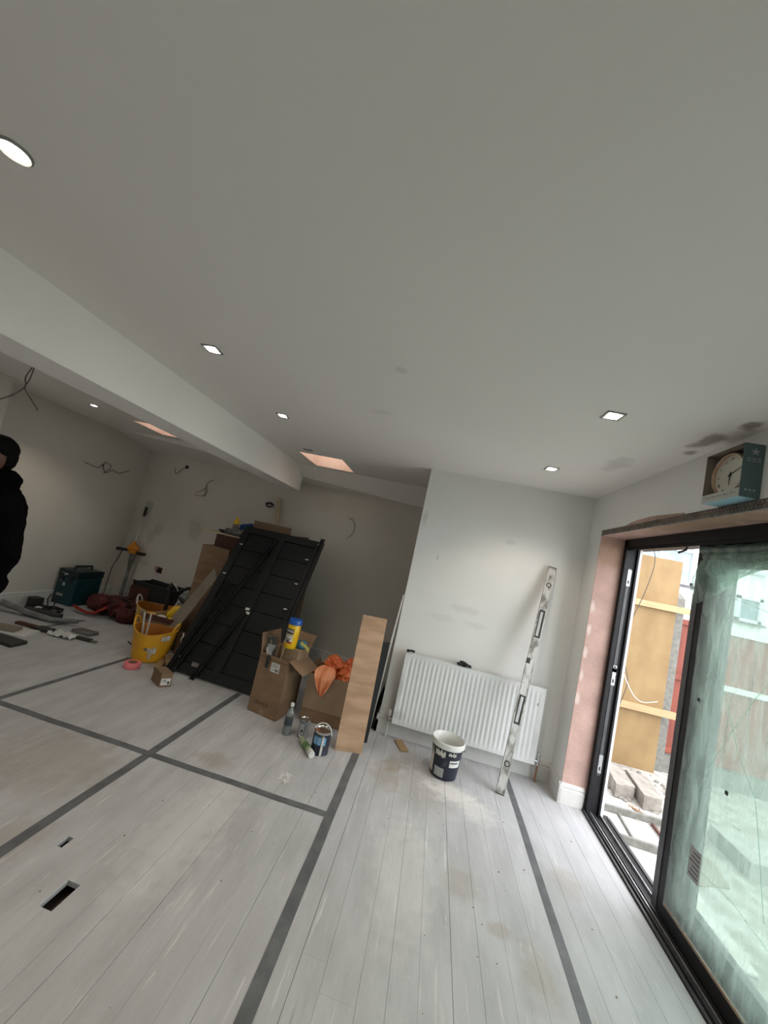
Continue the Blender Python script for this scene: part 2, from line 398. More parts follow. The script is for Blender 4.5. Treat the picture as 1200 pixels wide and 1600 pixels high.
# ---------------------------------------------------------------- floor
fl = struct('floor', G().box(XL - .3, 1.62, YFR - .3, 6.2, -.22, -.06), M['under'])
holes = [(-1.187, -1.130, 1.436, 1.555), (-1.372, -1.345, 1.663, 1.722)]
def plank_geo(x0, x1, y0, y1, g):
    c = random.choice((.0006, .0008, .0014))
    v = [(x0, y0, -.02), (x1, y0, -.02), (x1, y1, -.02), (x0, y1, -.02), (x0, y0, -c * 1.2), (x1, y0, -c * 1.2), (x1, y1, -c * 1.2), (x0, y1, -c * 1.2),
         (x0 + c, y0, 0), (x1 - c, y0, 0), (x1 - c, y1, 0), (x0 + c, y1, 0)]
    g.add(v, [(0, 3, 2, 1), (0, 1, 5, 4), (1, 2, 6, 5), (2, 3, 7, 6), (3, 0, 4, 7), (4, 5, 9, 8), (5, 6, 10, 9), (6, 7, 11, 10), (7, 4, 8, 11), (8, 9, 10, 11)])
random.seed(31)
WOB = {k: random.uniform(-.018, .018) for k in range(-42, 15)}; GAPS = {k: random.choice((.0002, .0003, .0004, .0006, .0014)) for k in range(-42, 15)}
for k in range(-41, 13):
    x0 = .03 + .12 * k + WOB[k]; x1 = .03 + .12 * (k + 1) + WOB[k + 1] - GAPS[k]
    if x1 > 1.432: x1 = 1.432
    x0 = max(x0, XL); ymax = 5.47
    if x1 > XC + .02: ymax = YC + .005
    if x1 > XR + .01: ymax = 3.365
    if x1 <= XC + .02: ymax = yback(x1)
    cuts = [YFR]
    y = YFR + random.uniform(.6, 4.0)
    while y < ymax - .5: cuts.append(y); y += random.uniform(3.0, 4.2)
    cuts.append(ymax)
    for a, b in zip(cuts[:-1], cuts[1:]):
        g = G(); rects = [(x0, x1, a + .0001, b - .0001)]
        for (hx0, hx1, hy0, hy1) in holes:
            new = []
            for (p, q, r, s) in rects:
                if hx0 < q and hx1 > p and hy0 < s and hy1 > r:
                    if r < hy0: new.append((p, q, r, hy0))
                    if s > hy1: new.append((p, q, hy1, s))
                    m0, m1 = max(r, hy0), min(s, hy1)
                    if p < hx0: new.append((p, hx0, m0, m1))
                    if q > hx1: new.append((hx1, q, m0, m1))
                else: new.append((p, q, r, s))
            rects = new
        for (p, q, r, s) in rects: plank_geo(p, q, r, s, g)
        dz = random.uniform(-.0002, 0)
        link('plank', G().add([(v.x, v.y, v.z + dz) for v in g.v], g.f), M['floor'], fl)
stain = [(-.60, 2.56, 0, .05, .045, .1, .0)]
add_spots(M['floor'], [(.25, 3.0, 0, .30, .35, .2, .35), (-.05, 3.0, 0, .14, .22, .2, .5), (-1.15, 2.55, 0, .16, .1, .2, .5), (-1.9, 2.1, 0, .45, .35, .2, .45),
    (.75, 1.9, 0, .10, .16, .2, .45), (.45, 2.25, 0, .12, .12, .2, .4), (1.05, 2.5, 0, .10, .12, .2, .4), (-2.2, 1.5, 0, .5, .4, .2, .4), (-1.22, 1.03, 0, .16, .07, .2, .9), (-1.55, 1.62, 0, .12, .16, .2, .4), (.93, 1.75, 0, .04, .07, .2, .6), (.62, 2.05, 0, .07, .05, .2, .5), (.0, 3.15, 0, .10, .14, .2, .6)], (.30, .255, .205))
add_spots(M['floor'], [(.42, 3.02, 0, .22, .13, .1, .75), (.60, 2.9, 0, .14, .16, .1, .5), (.15, 2.2, 0, .2, .5, .1, .3), (-.95, 2.0, 0, .2, .5, .1, .3)], (.66, .64, .61))
# splinters of dirt on the floor
g = G()
for i in range(60):
    x, y = random.uniform(-1.3, 1.3), random.uniform(1.1, 3.1); s = random.uniform(.0015, .0045)
    g.ball((x, y, s * .5), (s, s * random.uniform(.6, 1.4), s * .6), 6, 4)
o = link('grit', g, M['brown'], kind='stuff'); tag(o, 'brown crumbs of grit scattered over the grey floorboards', 'grit')

# tape strips laid on the boards
TZ = 0
def tape(label, x0, x1, y0, y1):
    g = G(); n = 24; long_y = (y1 - y0) > (x1 - x0); pts = []
    for i in range(n + 1):
        t = i / n; j = noise.noise(Vector((x0 * 7 + t * 9, y0 * 5, 1))) * .004
        if long_y: a, b = (x0 + j, y0 + (y1 - y0) * t), (x1 + j, y0 + (y1 - y0) * t)
        else: a, b = (x0 + (x1 - x0) * t, y0 + j), (x0 + (x1 - x0) * t, y1 + j)
        pts += [(a[0], a[1], .0004 + TZ), (b[0], b[1], .0004 + TZ), (a[0], a[1], .0013 + TZ), (b[0], b[1], .0013 + TZ)]
    f = []
    for i in range(n):
        b = i * 4; f += [(b + 2, b + 3, b + 7, b + 6), (b, b + 2, b + 6, b + 4), (b + 1, b + 5, b + 7, b + 3), (b, b + 4, b + 5, b + 1)]
    f += [(0, 1, 3, 2), (n * 4, n * 4 + 2, n * 4 + 3, n * 4 + 1)]
    tag(link('floor_tape', g.add(pts, f), M['tape']), label, 'tape', 'grey tape strips on the floor')
tape('grey tape running from the foot of the leaning plywood board towards the viewer', -.338, -.282, .3, 3.16)
tape('narrow grey tape running from the foot of the spirit level along the door side', .873, .918, .3, 3.55)
tape('long grey tape crossing the floor from front left up to the black door panels', -1.552, -1.498, .3, 3.55)
TZ = .001
tape('grey cross tape joining the long tapes on the open floor', -2.76, -.338, 2.375, 2.422)
TZ = 0
tape('grey tape at the left passing just below the near yellow tub', -2.775, -2.73, .8, 3.6)
tape('grey tape lying by the tools near the left wall', -3.95, -3.90, 2.0, 4.2)

# ---------------------------------------------------------------- walls
# rear wall of the deep recess, slightly skewed, taller than the sloping soffit
g = G(); xa, xb = XL - .2, XC + .6
g.add([(xa, yback(xa), -.06), (xb, yback(xb), -.06), (xb, yback(xb), 2.6), (xa, yback(xa), 2.6), (xa, yback(xa) + .2, -.06), (xb, yback(xb) + .2, -.06), (xb, yback(xb) + .2, 2.6), (xa, yback(xa) + .2, 2.6)],
      [(0, 1, 2, 3), (4, 7, 6, 5), (0, 4, 5, 1), (3, 2, 6, 7), (0, 3, 7, 4), (1, 5, 6, 2)])
struct('wall_back', g, M['wall2'])
add_spots(M['wall2'], [(-4.55, 5.4, 1.45, .10, .3, .12, .5), (-4.25, 5.4, 1.15, .12, .3, .12, .35), (-4.35, 5.4, 1.0, .1, .3, .15, .35), (-3.6, 5.3, 1.3, .15, .3, .2, .3), (-4.6, 5.4, .8, .12, .3, .2, .35)], (.27, .25, .22))
# chimney breast: front face towards the room
struct('chimney_breast', G().box(XC, XR + .3, YC, 5.3, -.06, H + .05), M['wall'])
add_spots(M['wall'], [(.35, YC, 1.22, .20, .1, .04, .28), (.62, YC, 1.9, .05, .1, .03, .4), (.12, YC, 1.1, .16, .1, .04, .2), (.0, YC, 1.62, .012, .1, .035, .6), (.45, YC, 1.1, .12, .1, .03, .22), (-.19, YC, 1.95, .03, .1, .10, .5), (.95, YC, .95, .12, .1, .2, .15)], (.50, .49, .47))
struct('wall_left', G().box(XL - .2, XL, YFR - .2, 6.0, -.06, H + .05), M['wall2'])
struct('wall_pier', G().box(XL, -4.36, .9, 3.06, -.06, H), M['wall2'])
struct('wall_front', G().box(XL - .2, -4.1, YFR - .2, YFR, -.06, H + .05).box(-2.9, 1.6, YFR - .2, YFR, -.06, H + .05).box(-4.1, -2.9, YFR - .2, YFR, -.06, 1.1).box(-4.1, -2.9, YFR - .2, YFR, 2.1, H + .05), M['wall'])
w3_ = struct('window_3', G().box(-4.1, -4.04, YFR - .12, YFR - .06, 1.1, 2.1).box(-2.96, -2.9, YFR - .12, YFR - .06, 1.1, 2.1).box(-3.53, -3.47, YFR - .12, YFR - .06, 1.1, 2.1).box(-4.1, -2.9, YFR - .12, YFR - .06, 1.1, 1.16).box(-4.1, -2.9, YFR - .12, YFR - .06, 2.04, 2.1), M['upvc'])  # unseen window added to let more daylight into the left part
link('pane', G().box(-4.04, -2.96, YFR - .094, YFR - .086, 1.16, 2.04), M['glass'], w3_)
wr = struct('wall_right', G().box(XR, 1.55, Y_OP1, YC + .1, -.06, H + .05).box(XR, 1.60, Y_OP0, Y_OP1, Z_OP, H + .05).box(XR, 1.60, YFR, Y_OP0, -.06, H + .05), M['wall'])
link('reveal_plaster', G().box(XR - .002, 1.445, Y_OP1 - .006, Y_OP1, .13, Z_OP), M['pink'], wr)
link('head_plaster', G().box(XR + .001, 1.445, Y_OP0, Y_OP1, Z_OP - .006, Z_OP), M['pink'], wr)
add_spots(M['pink'], [(1.33, 2.3, Z_OP, .12, .75, .1, .9), (1.33, 1.2, Z_OP, .2, .8, .1, .9), (1.35, Y_OP1, 1.95, .2, .2, .14, .75)], (.30, .19, .125))
add_spots(M['pink'], [(1.28, Y_OP1, 1.5 - .18 * i, .02, .1, .05, .8) for i in range(5)], (.60, .50, .46))
# perforated corner bead along the head of the opening
g = G(); g.box(XR - .006, XR + .004, Y_OP0, Y_OP1, Z_OP - .008, Z_OP + .002)
g.box(XR - .004, XR, Y_OP0, Y_OP1, Z_OP + .014, Z_OP + .017).box(XR - .004, XR, Y_OP0, Y_OP1, Z_OP + .030, Z_OP + .034)
y = Y_OP0; i = 0
while y < Y_OP1 - .02:
    g.box(XR - .004, XR, y, y + .008, Z_OP, Z_OP + .015); g.box(XR - .004, XR, y + .01, y + .018, Z_OP + .015, Z_OP + .032); y += .022
link('corner_bead', g, M['dirtysteel'], wr)
link('bead_backing', G().box(XR - .0015, XR, Y_OP0, Y_OP1, Z_OP, Z_OP + .036), M['brown'], wr)
# rough brown patch beside the bead
g = G(); poly = [(3.02, 2.115), (2.75, 2.12), (2.30, 2.125), (2.30, 2.135), (2.62, 2.155), (2.8, 2.15), (2.9, 2.14)]
g.add([(XR - .003, a, b) for a, b in poly] + [(XR, a, b) for a, b in poly], [tuple(range(7)), tuple(range(13, 6, -1))] + [(i, (i + 1) % 7, 7 + (i + 1) % 7, 7 + i) for i in range(7)])
link('bare_patch', g, M['pink'], wr)

# skirting boards
def skirt_poly(h=.15, d=.019):
    return [(0, 0), (d, 0), (d, h * .70), (d * .75, h * .73), (d * .75, h * .80), (d * .95, h * .84), (d * .6, h * .93), (d * .3, h), (0, h)]
def skirting(name, a, b, nrm, h=.15, parent=None):
    a = Vector((*a, 0)); b = Vector((*b, 0)); n = Vector((*nrm, 0)).normalized(); g = G(); P = skirt_poly(h); k = len(P)
    v = [a + n * u + Vector((0, 0, z)) for u, z in P] + [b + n * u + Vector((0, 0, z)) for u, z in P]
    g.add(v, [tuple(range(k)), tuple(range(2 * k - 1, k - 1, -1))] + [(i, (i + 1) % k, k + (i + 1) % k, k + i) for i in range(k)])
    return struct(name, g, M['skirt'], parent)
skirting('baseboard_breast', (XC - .019, YC), (XR, YC), (0, -1))
skirting('baseboard_breast_side', (XC, YC - .019), (XC, 5.0), (-1, 0))
skirting('baseboard_right', (XR, YC), (XR, Y_OP1 - .019), (-1, 0))
skirting('baseboard_reveal', (XR - .019, Y_OP1), (1.43, Y_OP1), (0, -1))
skirting('baseboard_back', (XL, yback(XL)), (XC, yback(XC)), (-.108, -1))
skirting('baseboard_left', (XL, 3.06), (XL, 5.45), (1, 0))

# ---------------------------------------------------------------- ceiling with two skylight openings
sk = [(-1.72, -1.21, 3.97, 4.59), (-3.86, -3.33, 3.97, 4.50)]
YCR = 4.66
g = G(); xs = sorted([XL - .2, 1.6] + [q for s in sk for q in s[:2]])
z0, z1 = H, H + .25
g.box(XL - .2, 1.6, YFR - .2, 3.97, z0, z1)
g.box(XL - .2, -3.86, 3.97, YCR, z0, z1).box(-3.33, -1.72, 3.97, YCR, z0, z1).box(-1.21, 1.6, 3.97, YCR, z0, z1)
g.box(-3.86, -3.33, 4.50, YCR, z0, z1).box(-1.72, -1.21, 4.59, YCR, z0, z1)
ce = struct('ceiling', g, M['ceil'])
add_spots(M['ceil'], [(1.17, 2.02, H, .05, .16, .1, .75), (1.20, 1.80, H, .04, .06, .1, .8), (1.20, 2.2, H, .03, .05, .1, .7)], (.22, .18, .14))
add_spots(M['ceil'], [(1.0, 2.6, H, .08, .18, .1, .35), (-.55, 2.35, H, .1, .05, .1, .15), (-.35, 1.75, H, .04, .04, .1, .3)], (.42, .39, .36))
g = G(); xa, xb = XL, XC + .01
g.add([(xa, YCR, H), (xb, YCR, H), (xb, yback(xb) + .01, ztop(xb)), (xa, yback(xa) + .01, ztop(xa)), (xa, YCR, H + .25), (xb, YCR, H + .25), (xb, 6.2, H + .25), (xa, 6.2, H + .25)],
      [(0, 1, 2, 3), (4, 7, 6, 5), (0, 4, 5, 1), (3, 2, 6, 7), (0, 3, 7, 4), (1, 5, 6, 2)])
struct('ceiling_slope', g, M['ceil'])
for n_, (x0, x1, y0, y1) in enumerate(sk):
    wn = struct('window_%d' % (n_ + 1), G().box(x0 - .0, x0 + .006, y0, y1, H + .002, H + .40).box(x1 - .006, x1, y0, y1, H + .002, H + .40).box(x0, x1, y0, y0 + .006, H + .002, H + .40).box(x0, x1, y1 - .006, y1, H + .002, H + .40), M['shaft'])
    link('frame', G().box(x0, x0 + .05, y0, y1, H + .40, H + .44).box(x1 - .05, x1, y0, y1, H + .40, H + .44).box(x0, x1, y0, y0 + .05, H + .40, H + .44).box(x0, x1, y1 - .05, y1, H + .40, H + .44), M['whiteplastic'], wn)
    link('pane', G().box(x0 + .05, x1 - .05, y0 + .05, y1 - .05, H + .415, H + .425), M['glass'], wn)
# boxed steel beam
struct('ceiling_beam', G().box(-2.285, -1.98, YFR, 4.9, 2.117, H + .01), M['beam'], bevel=.004)
tag(link('junction_plate', G().box(-1.60, -1.50, 3.78, 3.81, H - .004, H), M['dgrey']), 'small dark slot plate in the ceiling beside the right skylight', 'plate')

# ---------------------------------------------------------------- downlights
def downlight(x, y, label, s=.043, tilt=0, power=13, round_=False):
    t = thing('downlight', label, 'light', (x, y, H), (0, 0, .06), 'recessed ceiling downlights')
    g = G(); i = s * .74
    if round_:
        g.lathe([(i, 0), (s, 0), (s, -.006), (s * .9, -.009), (i, -.004)], 28)
        g.f = [q for q in g.f if len(q) == 4]
    else:
        for (a, b, c, d) in ((-s, s, -s, -i), (-s, s, i, s), (-s, -i, -i, i), (i, s, -i, i)): g.box(a, b, c, d, -.006, -.0005)
    link('bezel', g, M['bezel'], t)
    link('lamp', G().lathe([(i * .99, -.001), (i * .9, -.007), (i * .5, -.0105), (.001, -.011)], 24), M['lamp'], t, smooth=True)
    l = bpy.data.lights.new('downlight_beam', 'SPOT'); l.energy = power; l.spot_size = 2.1; l.spot_blend = .6; l.shadow_soft_size = .03; l.color = (1, .87, .70)
    lo = bpy.data.objects.new('downlight_beam', l); C.objects.link(lo); lo.parent = t; lo.location = (0, 0, -.03)
    return t
downlight(-1.376, .79, 'large looking round downlight at the upper left edge of the ceiling', .042, round_=True)
downlight(-1.412, 1.816, 'square downlight in the middle of the row beside the boxed beam')
downlight(-1.403, 2.771, 'square downlight in the row beside the beam, the one nearest the skylight', .04)
downlight(.677, 1.894, 'square downlight over the door side, nearer the viewer')
downlight(.689, 2.936, 'square downlight over the door side, nearer the radiator wall')
downlight(-3.97, 3.56, 'small downlight beyond the boxed beam above the left wall', .035)
downlight(-4.45, 2.2, 'downlight beyond the beam close to the left wall pier', .035)  # added to throw a scallop of light on the left wall
for x_, y_, lb_ in ((-1.40, -.3, 'downlight in the beam side row above the viewer'), (-1.40, -1.4, 'downlight in the beam side row behind the viewer'), (.68, .8, 'downlight in the door side row above the viewer'), (.68, -.3, 'downlight in the door side row behind the viewer'), (-3.2, .6, 'downlight beyond the beam left of the viewer'), (-4.1, -.6, 'downlight beyond the beam near the left wall behind the viewer')):  # extra lamps out of view, added to brighten the room
    downlight(x_, y_, lb_, power=7)

# ---------------------------------------------------------------- sliding door in the right wall
d1 = bpy.data.objects.new('door_1', None); C.objects.link(d1); d1['kind'] = 'structure'
link('jamb', G().box(1.445, 1.475, Y_OP1 - .05, Y_OP1 - .0, .0, Z_OP - .01).box(1.475, 1.53, Y_OP1 - .035, Y_OP1, .0, Z_OP - .01).box(1.53, 1.545, Y_OP1 - .055, Y_OP1, 0, Z_OP - .01), M['black'], d1, bevel=.002)
link('keep_strip', G().box(1.484, 1.506, Y_OP1 - .040, Y_OP1 - .035, .28, 1.86), M['dgrey'], d1)
for z in (.30, .95, 1.05, 1.72):
    link('keep_plate', G().box(1.482, 1.509, Y_OP1 - .044, Y_OP1 - .0395, z, z + (.13 if z != 1.05 else .05)), M['steel'], d1)
    link('keep_slot', G().box(1.490, 1.500, Y_OP1 - .0452, Y_OP1 - .0435, z + .02, z + .045), M['ink'], d1)
link('head_frame', G().box(1.445, 1.60, Y_OP0, Y_OP1, 2.02, Z_OP - .006).box(1.455, 1.465, Y_OP0, Y_OP1, 2.0, 2.02), M['black'], d1)
# threshold: rails and channels
thr = link('threshold', G().box(1.425, 1.62, Y_OP0, Y_OP1, -.06, .004), M['black'], d1)
for a, b, h, mk in ((1.428, 1.438, .016, 'dgrey'), (1.452, 1.458, .020, 'dgrey'), (1.474, 1.482, .018, 'steel'), (1.492, 1.496, .020, 'dgrey'), (1.545, 1.552, .018, 'steel'), (1.60, 1.62, .012, 'dgrey')):
    link('rail', G().box(a, b, Y_OP0, Y_OP1 - .04, .004, h), M[mk], thr)
def sash(x0, x1, y0, y1, z0, z1, st, bt, film, name='sash'):
    s = link(name, G().box(x0, x1, y1 - st, y1, z0, z1).box(x0, x1, y0, y0 + st, z0, z1).box(x0, x1, y0 + st, y1 - st, z0, z0 + bt).box(x0, x1, y0 + st, y1 - st, z1 - bt * .8, z1), M['black'] if film else M['dgrey'], d1, bevel=.002)
    link('pane', G().box((x0 + x1) / 2 - .004, (x0 + x1) / 2 + .004, y0 + st, y1 - st, z0 + bt, z1 - bt * .8), M['glass'], s)
    return s
s1 = sash(1.500, 1.540, 1.02, 2.535, .022, 2.015, .11, .09, True)
link('edge_strip', G().box(1.497, 1.5005, 2.49, 2.534, .03, 1.72), M['dgrey'], s1)
link('gasket', G().box(1.4925, 1.5005, 1.04, 2.43, .100, .112), M['brown'], s1)
s2 = sash(1.556, 1.598, .80, 2.52, .022, 2.015, .165, .155, False)
s3 = sash(1.500, 1.540, .16, 1.0, .022, 2.015, .08, .085, True)
# protective film on the inner pane
def film_sheet(y0, y1, z0, z1, x, amp, ny=40, nz=50, seed=0):
    g = G(); v = []
    for j in range(nz + 1):
        for i in range(ny + 1):
            y = y0 + (y1 - y0) * i / ny; z = z0 + (z1 - z0) * j / nz
            dx = noise.noise(Vector((seed, y * 5 + z * 1.3, z * 1.4))) * amp + noise.noise(Vector((seed + 3, y * 14 + z * 5, z * 4))) * amp * .35
            v.append((x + dx, y, z))
    f = [(j * (ny + 1) + i, j * (ny + 1) + i + 1, (j + 1) * (ny + 1) + i + 1, (j + 1) * (ny + 1) + i) for j in range(nz) for i in range(ny)]
    return g.add(v, f)
fm = link('protective_film', film_sheet(1.12, 2.43, .10, 1.95, 1.4925, .0035), M['film'], s1, smooth=True)
link('protective_film', film_sheet(.25, .95, .10, 1.95, 1.4925, .0035, seed=5), M['film'], s3, smooth=True)
for y, z in ((2.345, 1.16), (2.09, .83)): link('spacer_block', G().box(1.484, 1.488, y, y + .016, z, z + .018), M['ink'], s1)
# creases: thin ridges in the film
for k, pts in enumerate([[(2.30, 1.40), (2.1, 1.1), (1.95, .9), (1.85, .5)], [(2.28, .75), (2.0, 1.3), (1.7, 1.75)], [(1.86, 1.9), (1.80, 1.2), (1.74, .5)], [(2.30, .42), (2.0, .45), (1.6, .40)], [(2.33, 1.75), (2.0, 1.68), (1.6, 1.72)], [(2.2, 1.85), (2.25, 1.5), (2.32, 1.3)]]):
    g = G(); P = []
    for i in range(len(pts) - 1):
        for q in range(8):
            t = q / 8; P.append((1.4885, pts[i][0] * (1 - t) + pts[i + 1][0] * t + noise.noise(Vector((k, i + t, 2))) * .03, pts[i][1] * (1 - t) + pts[i + 1][1] * t))
    P.append((1.4885, *pts[-1])); g.tube(P, .0011, 4); link('film_crease', g, M['foldfilm'], fm, smooth=True)
# bunched film hanging from the top rail
g = G()
for (ya, yb, za, zb, th) in ((2.50, 1.0, 2.005, 1.955, .022), (2.47, 1.0, 1.965, 1.91, .018)):
    v = []; n = 60
    for i in range(n + 1):
        t = i / n; y = ya + (yb - ya) * t
        for q in range(9):
            a = PI * q / 8; v.append((1.498 - math.sin(a) * th - noise.noise(Vector((t * 24, q, za * 9))) * .006, y, za + (zb - za) * q / 8 + noise.noise(Vector((t * 16, q * .5, 4))) * .008))
    g.add(v, [(i * 9 + q, i * 9 + q + 1, (i + 1) * 9 + q + 1, (i + 1) * 9 + q) for i in range(n) for q in range(8)])
link('bunched_film', g, M['foldfilm'], s1, smooth=True)
g = G(); v = []; n, m_ = 22, 14
for i in range(n + 1):
    t = i / n; y = 2.49 - .55 * t; ln = .26 * (1 - t) ** 1.3 + .02
    for j in range(m_ + 1):
        u = j / m_; v.append((1.488 - .02 * math.sin(u * 3 + t * 7) - noise.noise(Vector((t * 9, u * 6, 1))) * .016, y + u * (.05 - t * .1) + noise.noise(Vector((t * 7, u * 5, 8))) * .02, 1.92 - ln * u))
g.add(v, [(i * (m_ + 1) + j, i * (m_ + 1) + j + 1, (i + 1) * (m_ + 1) + j + 1, (i + 1) * (m_ + 1) + j) for i in range(n) for j in range(m_)])
link('torn_film', g, M['foldfilm'], s1, smooth=True)
lb = link('sticker', G().box(1.4875, 1.4885, 2.20, 2.28, .36, .50), M['greyplastic'], s1)
for q in range(6): link('print_line', G().box(1.4865, 1.4878, 2.208, 2.272 - .01 * (q % 3), .376 + q * .02, .380 + q * .02), M['ink'], lb)
link('cable_stub', G().tube([(1.50, 2.64, 2.02), (1.50, 2.66, 1.99), (1.50, 2.73, 1.975)], .007, 8), M['rubber'], d1)

# ---------------------------------------------------------------- radiator
add_spots(M['rad'], [(-.09, 3.53, .42, .025, .05, .18, .55), (-.06, 3.53, .22, .05, .05, .05, .5), (1.08, 3.53, .30, .03, .05, .12, .3)], (.36, .35, .33))
ra = thing('radiator', 'white ribbed panel radiator mounted low on the bright wall', 'radiator', (.505, YC, 0))
X0, X1, Z0, Z1 = -.605, .595, .137, .745; YF = -.10
g = G(); n = 30; prof = []; L = X1 - X0 - .06; p = L / n
prof.append((X0, 0)); prof.append((X0 + .03, 0))
for i in range(n):
    a = X0 + .03 + i * p
    prof += [(a + p * .22, 0), (a + p * .38, .005), (a + p * .72, .005), (a + p * .88, 0)]
prof += [(X1 - .03, 0), (X1, 0)]
rows = [(Z0 + .0, 0), (Z0 + .035, 0), (Z0 + .06, 1), (Z1 - .06, 1), (Z1 - .035, 0), (Z1 - .006, 0)]
v = []
for z, k in rows:
    for x, d in prof: v.append((x, YF + d * k, z))
m_ = len(prof); g.add(v, [(j * m_ + i, j * m_ + i + 1, (j + 1) * m_ + i + 1, (j + 1) * m_ + i) for j in range(len(rows) - 1) for i in range(m_ - 1)])
link('front_panel', g, M['rad'], ra, smooth=True)
link('back_panel', G().box(X0 + .01, X1 - .01, -.045, -.035, Z0, Z1 - .02), M['rad'], ra)
g = G()
for i in range(60):
    x = X0 + .02 + i * 1.16 / 60; g.box(x, x + .009, YF + .010, -.040, Z1 - .012, Z1 - .004)
g.box(X0, X1, YF - .002, YF + .012, Z1 - .010, Z1 + .001).box(X0, X1, -.046, -.034, Z1 - .010, Z1 + .001)
link('top_grille', g, M['rad'], ra)
for x in (X0 - .002, X1 - .001): link('side_panel', G().box(x, x + .003, YF - .001, -.034, Z0 + .01, Z1), M['radgrime'] if x < 0 else M['rad'], ra)
for x in (-.45, .45): link('wall_bracket', G().box(x - .02, x + .02, -.04, 0, .25, .68), M['steel'], ra)
for sx in (X0 - .035, X1 + .035):
    vv = link('valve', G().capsule((sx, -.07, .135), .011, (sx, -.07, .185), .011).capsule((sx, -.07, .16), .008, (sx + (.04 if sx < 0 else -.04), -.07, .16), .008), M['chrome'], ra, smooth=True)
    link('valve_cap', G().lathe([(.011, .185), (.013, .19), (.013, .225), (.009, .232)], 16, Matrix.Translation((sx, -.07, 0))), M['whiteplastic'] if sx < 0 else M['chrome'], vv)
    link('pipe', G().tube([(sx, -.07, .135), (sx, -.07, .0)], .0075, 10), M['copper'] if sx > 0 else M['wirewhite'], ra, smooth=True)
g = G().box(X1 - .05, X1 - .045, YF - .0008, YF, .60, .62)
link('chip', g, M['ink'], ra)

def rag(label, loc, s, seed, name='glove', m='rag', cat='glove'):
    g = G()
    for i in range(9):
        random.seed(seed * 10 + i)
        g.ball((random.uniform(-.5, .5) * s, random.uniform(-.18, .18) * s, random.uniform(.1, .28) * s), (s * random.uniform(.16, .3), s * .18, s * random.uniform(.12, .2)), 12, 8)
    if name == 'glove':
        for k in range(4): g.capsule((.3 * s, (k - 1.5) * .1 * s, .18 * s), .075 * s, (.75 * s, (k - 1.5) * .13 * s, (.06 + .04 * (k % 2)) * s + .02 * s), .06 * s)
        g.capsule((0, .2 * s, .15 * s), .08 * s, (.25 * s, .42 * s, .08 * s), .065 * s)
    g.crumple(s * .06, 8 / s, seed)
    zmin = min(p.z for p in g.v); g.v = [Vector((p.x, p.y, p.z - zmin)) for p in g.v]
    o = link(name, g, M[m]); fuse(o, max(.0022, s * .03), 1); o.location = loc; return tag(o, label, cat)
rag('black work glove crumpled on the radiator top near its middle', (.405, YC - .065, Z1 + .001), .085, 3)
rag('small black rag on the left end of the radiator top', (-.065, YC - .07, Z1 + .001), .055, 5, 'rag', cat='rag')
random.seed(11)

# ---------------------------------------------------------------- spirit level
a = Vector((.80, 3.215, .002)); b = Vector((1.0, YC - .030, 1.765)); ax = (b - a).normalized()
lv = thing('spirit_level', 'long dusty aluminium spirit level leaning on the wall in front of the radiator', 'spirit level', a)
lv.matrix_world = frame_to(a, Vector((1, -.05, 0)) - ax * ax.dot(Vector((1, -.05, 0))), ax)   # local x width, y length, z towards viewer
if (lv.matrix_world.to_3x3() @ Vector((0, 0, 1))).y > 0: pass
Lv = 1.80; W = .030; T = .012; tt = lambda t: Lv * (1 - t)
g = G(); segs = [(0, tt(.725)), (tt(.605), tt(.345)), (tt(.215), Lv)]
for s0, s1_ in segs: g.box(-W, W, s0, s1_, -T, T)
for s0, s1_ in ((tt(.725), tt(.605)), (tt(.345), tt(.215))): g.box(-W, -W + .010, s0, s1_, -T, T).box(W - .010, W, s0, s1_, -T, T)
g.box(-W - .001, -W + .006, 0, Lv, -T - .002, T + .002).box(W - .006, W + .001, 0, Lv, -T - .002, T + .002)
link('body', g, M['alu'], lv)
for s0, s1_ in ((tt(.725), tt(.605)), (tt(.345), tt(.215))):
    link('hand_grip', G().box(-.021, -.013, s0, s1_, -T - .003, T + .003).box(.013, .021, s0, s1_, -T - .003, T + .003).box(-.021, .021, s0, s0 + .012, -T - .003, T + .003).box(-.021, .021, s1_ - .012, s1_, -T - .003, T + .003), M['aludark'], lv, bevel=.002)
for t_ in (.09, .885):
    fr = link('vial_holder', G().lathe([(.022, -T - .002), (.022, T + .002), (.015, T + .003), (.015, -T - .003)], 24, Matrix.Translation((0, tt(t_), 0)), closed=True), M['aludark'], lv, smooth=True)
    link('vial', G().capsule((-.012, tt(t_), 0), .008, (.012, tt(t_), 0), .008), M['vial'], fr, smooth=True)
link('centre_vial', G().box(-W - .003, -.006, tt(.455) - .022, tt(.455) + .022, -T - .003, T + .003), M['aludark'], lv, bevel=.002)
for s0 in (-.004, Lv - .002): link('end_cap', G().box(-W - .002, W + .002, s0, s0 + .006, -T - .003, T + .003), M['aludark'], lv)

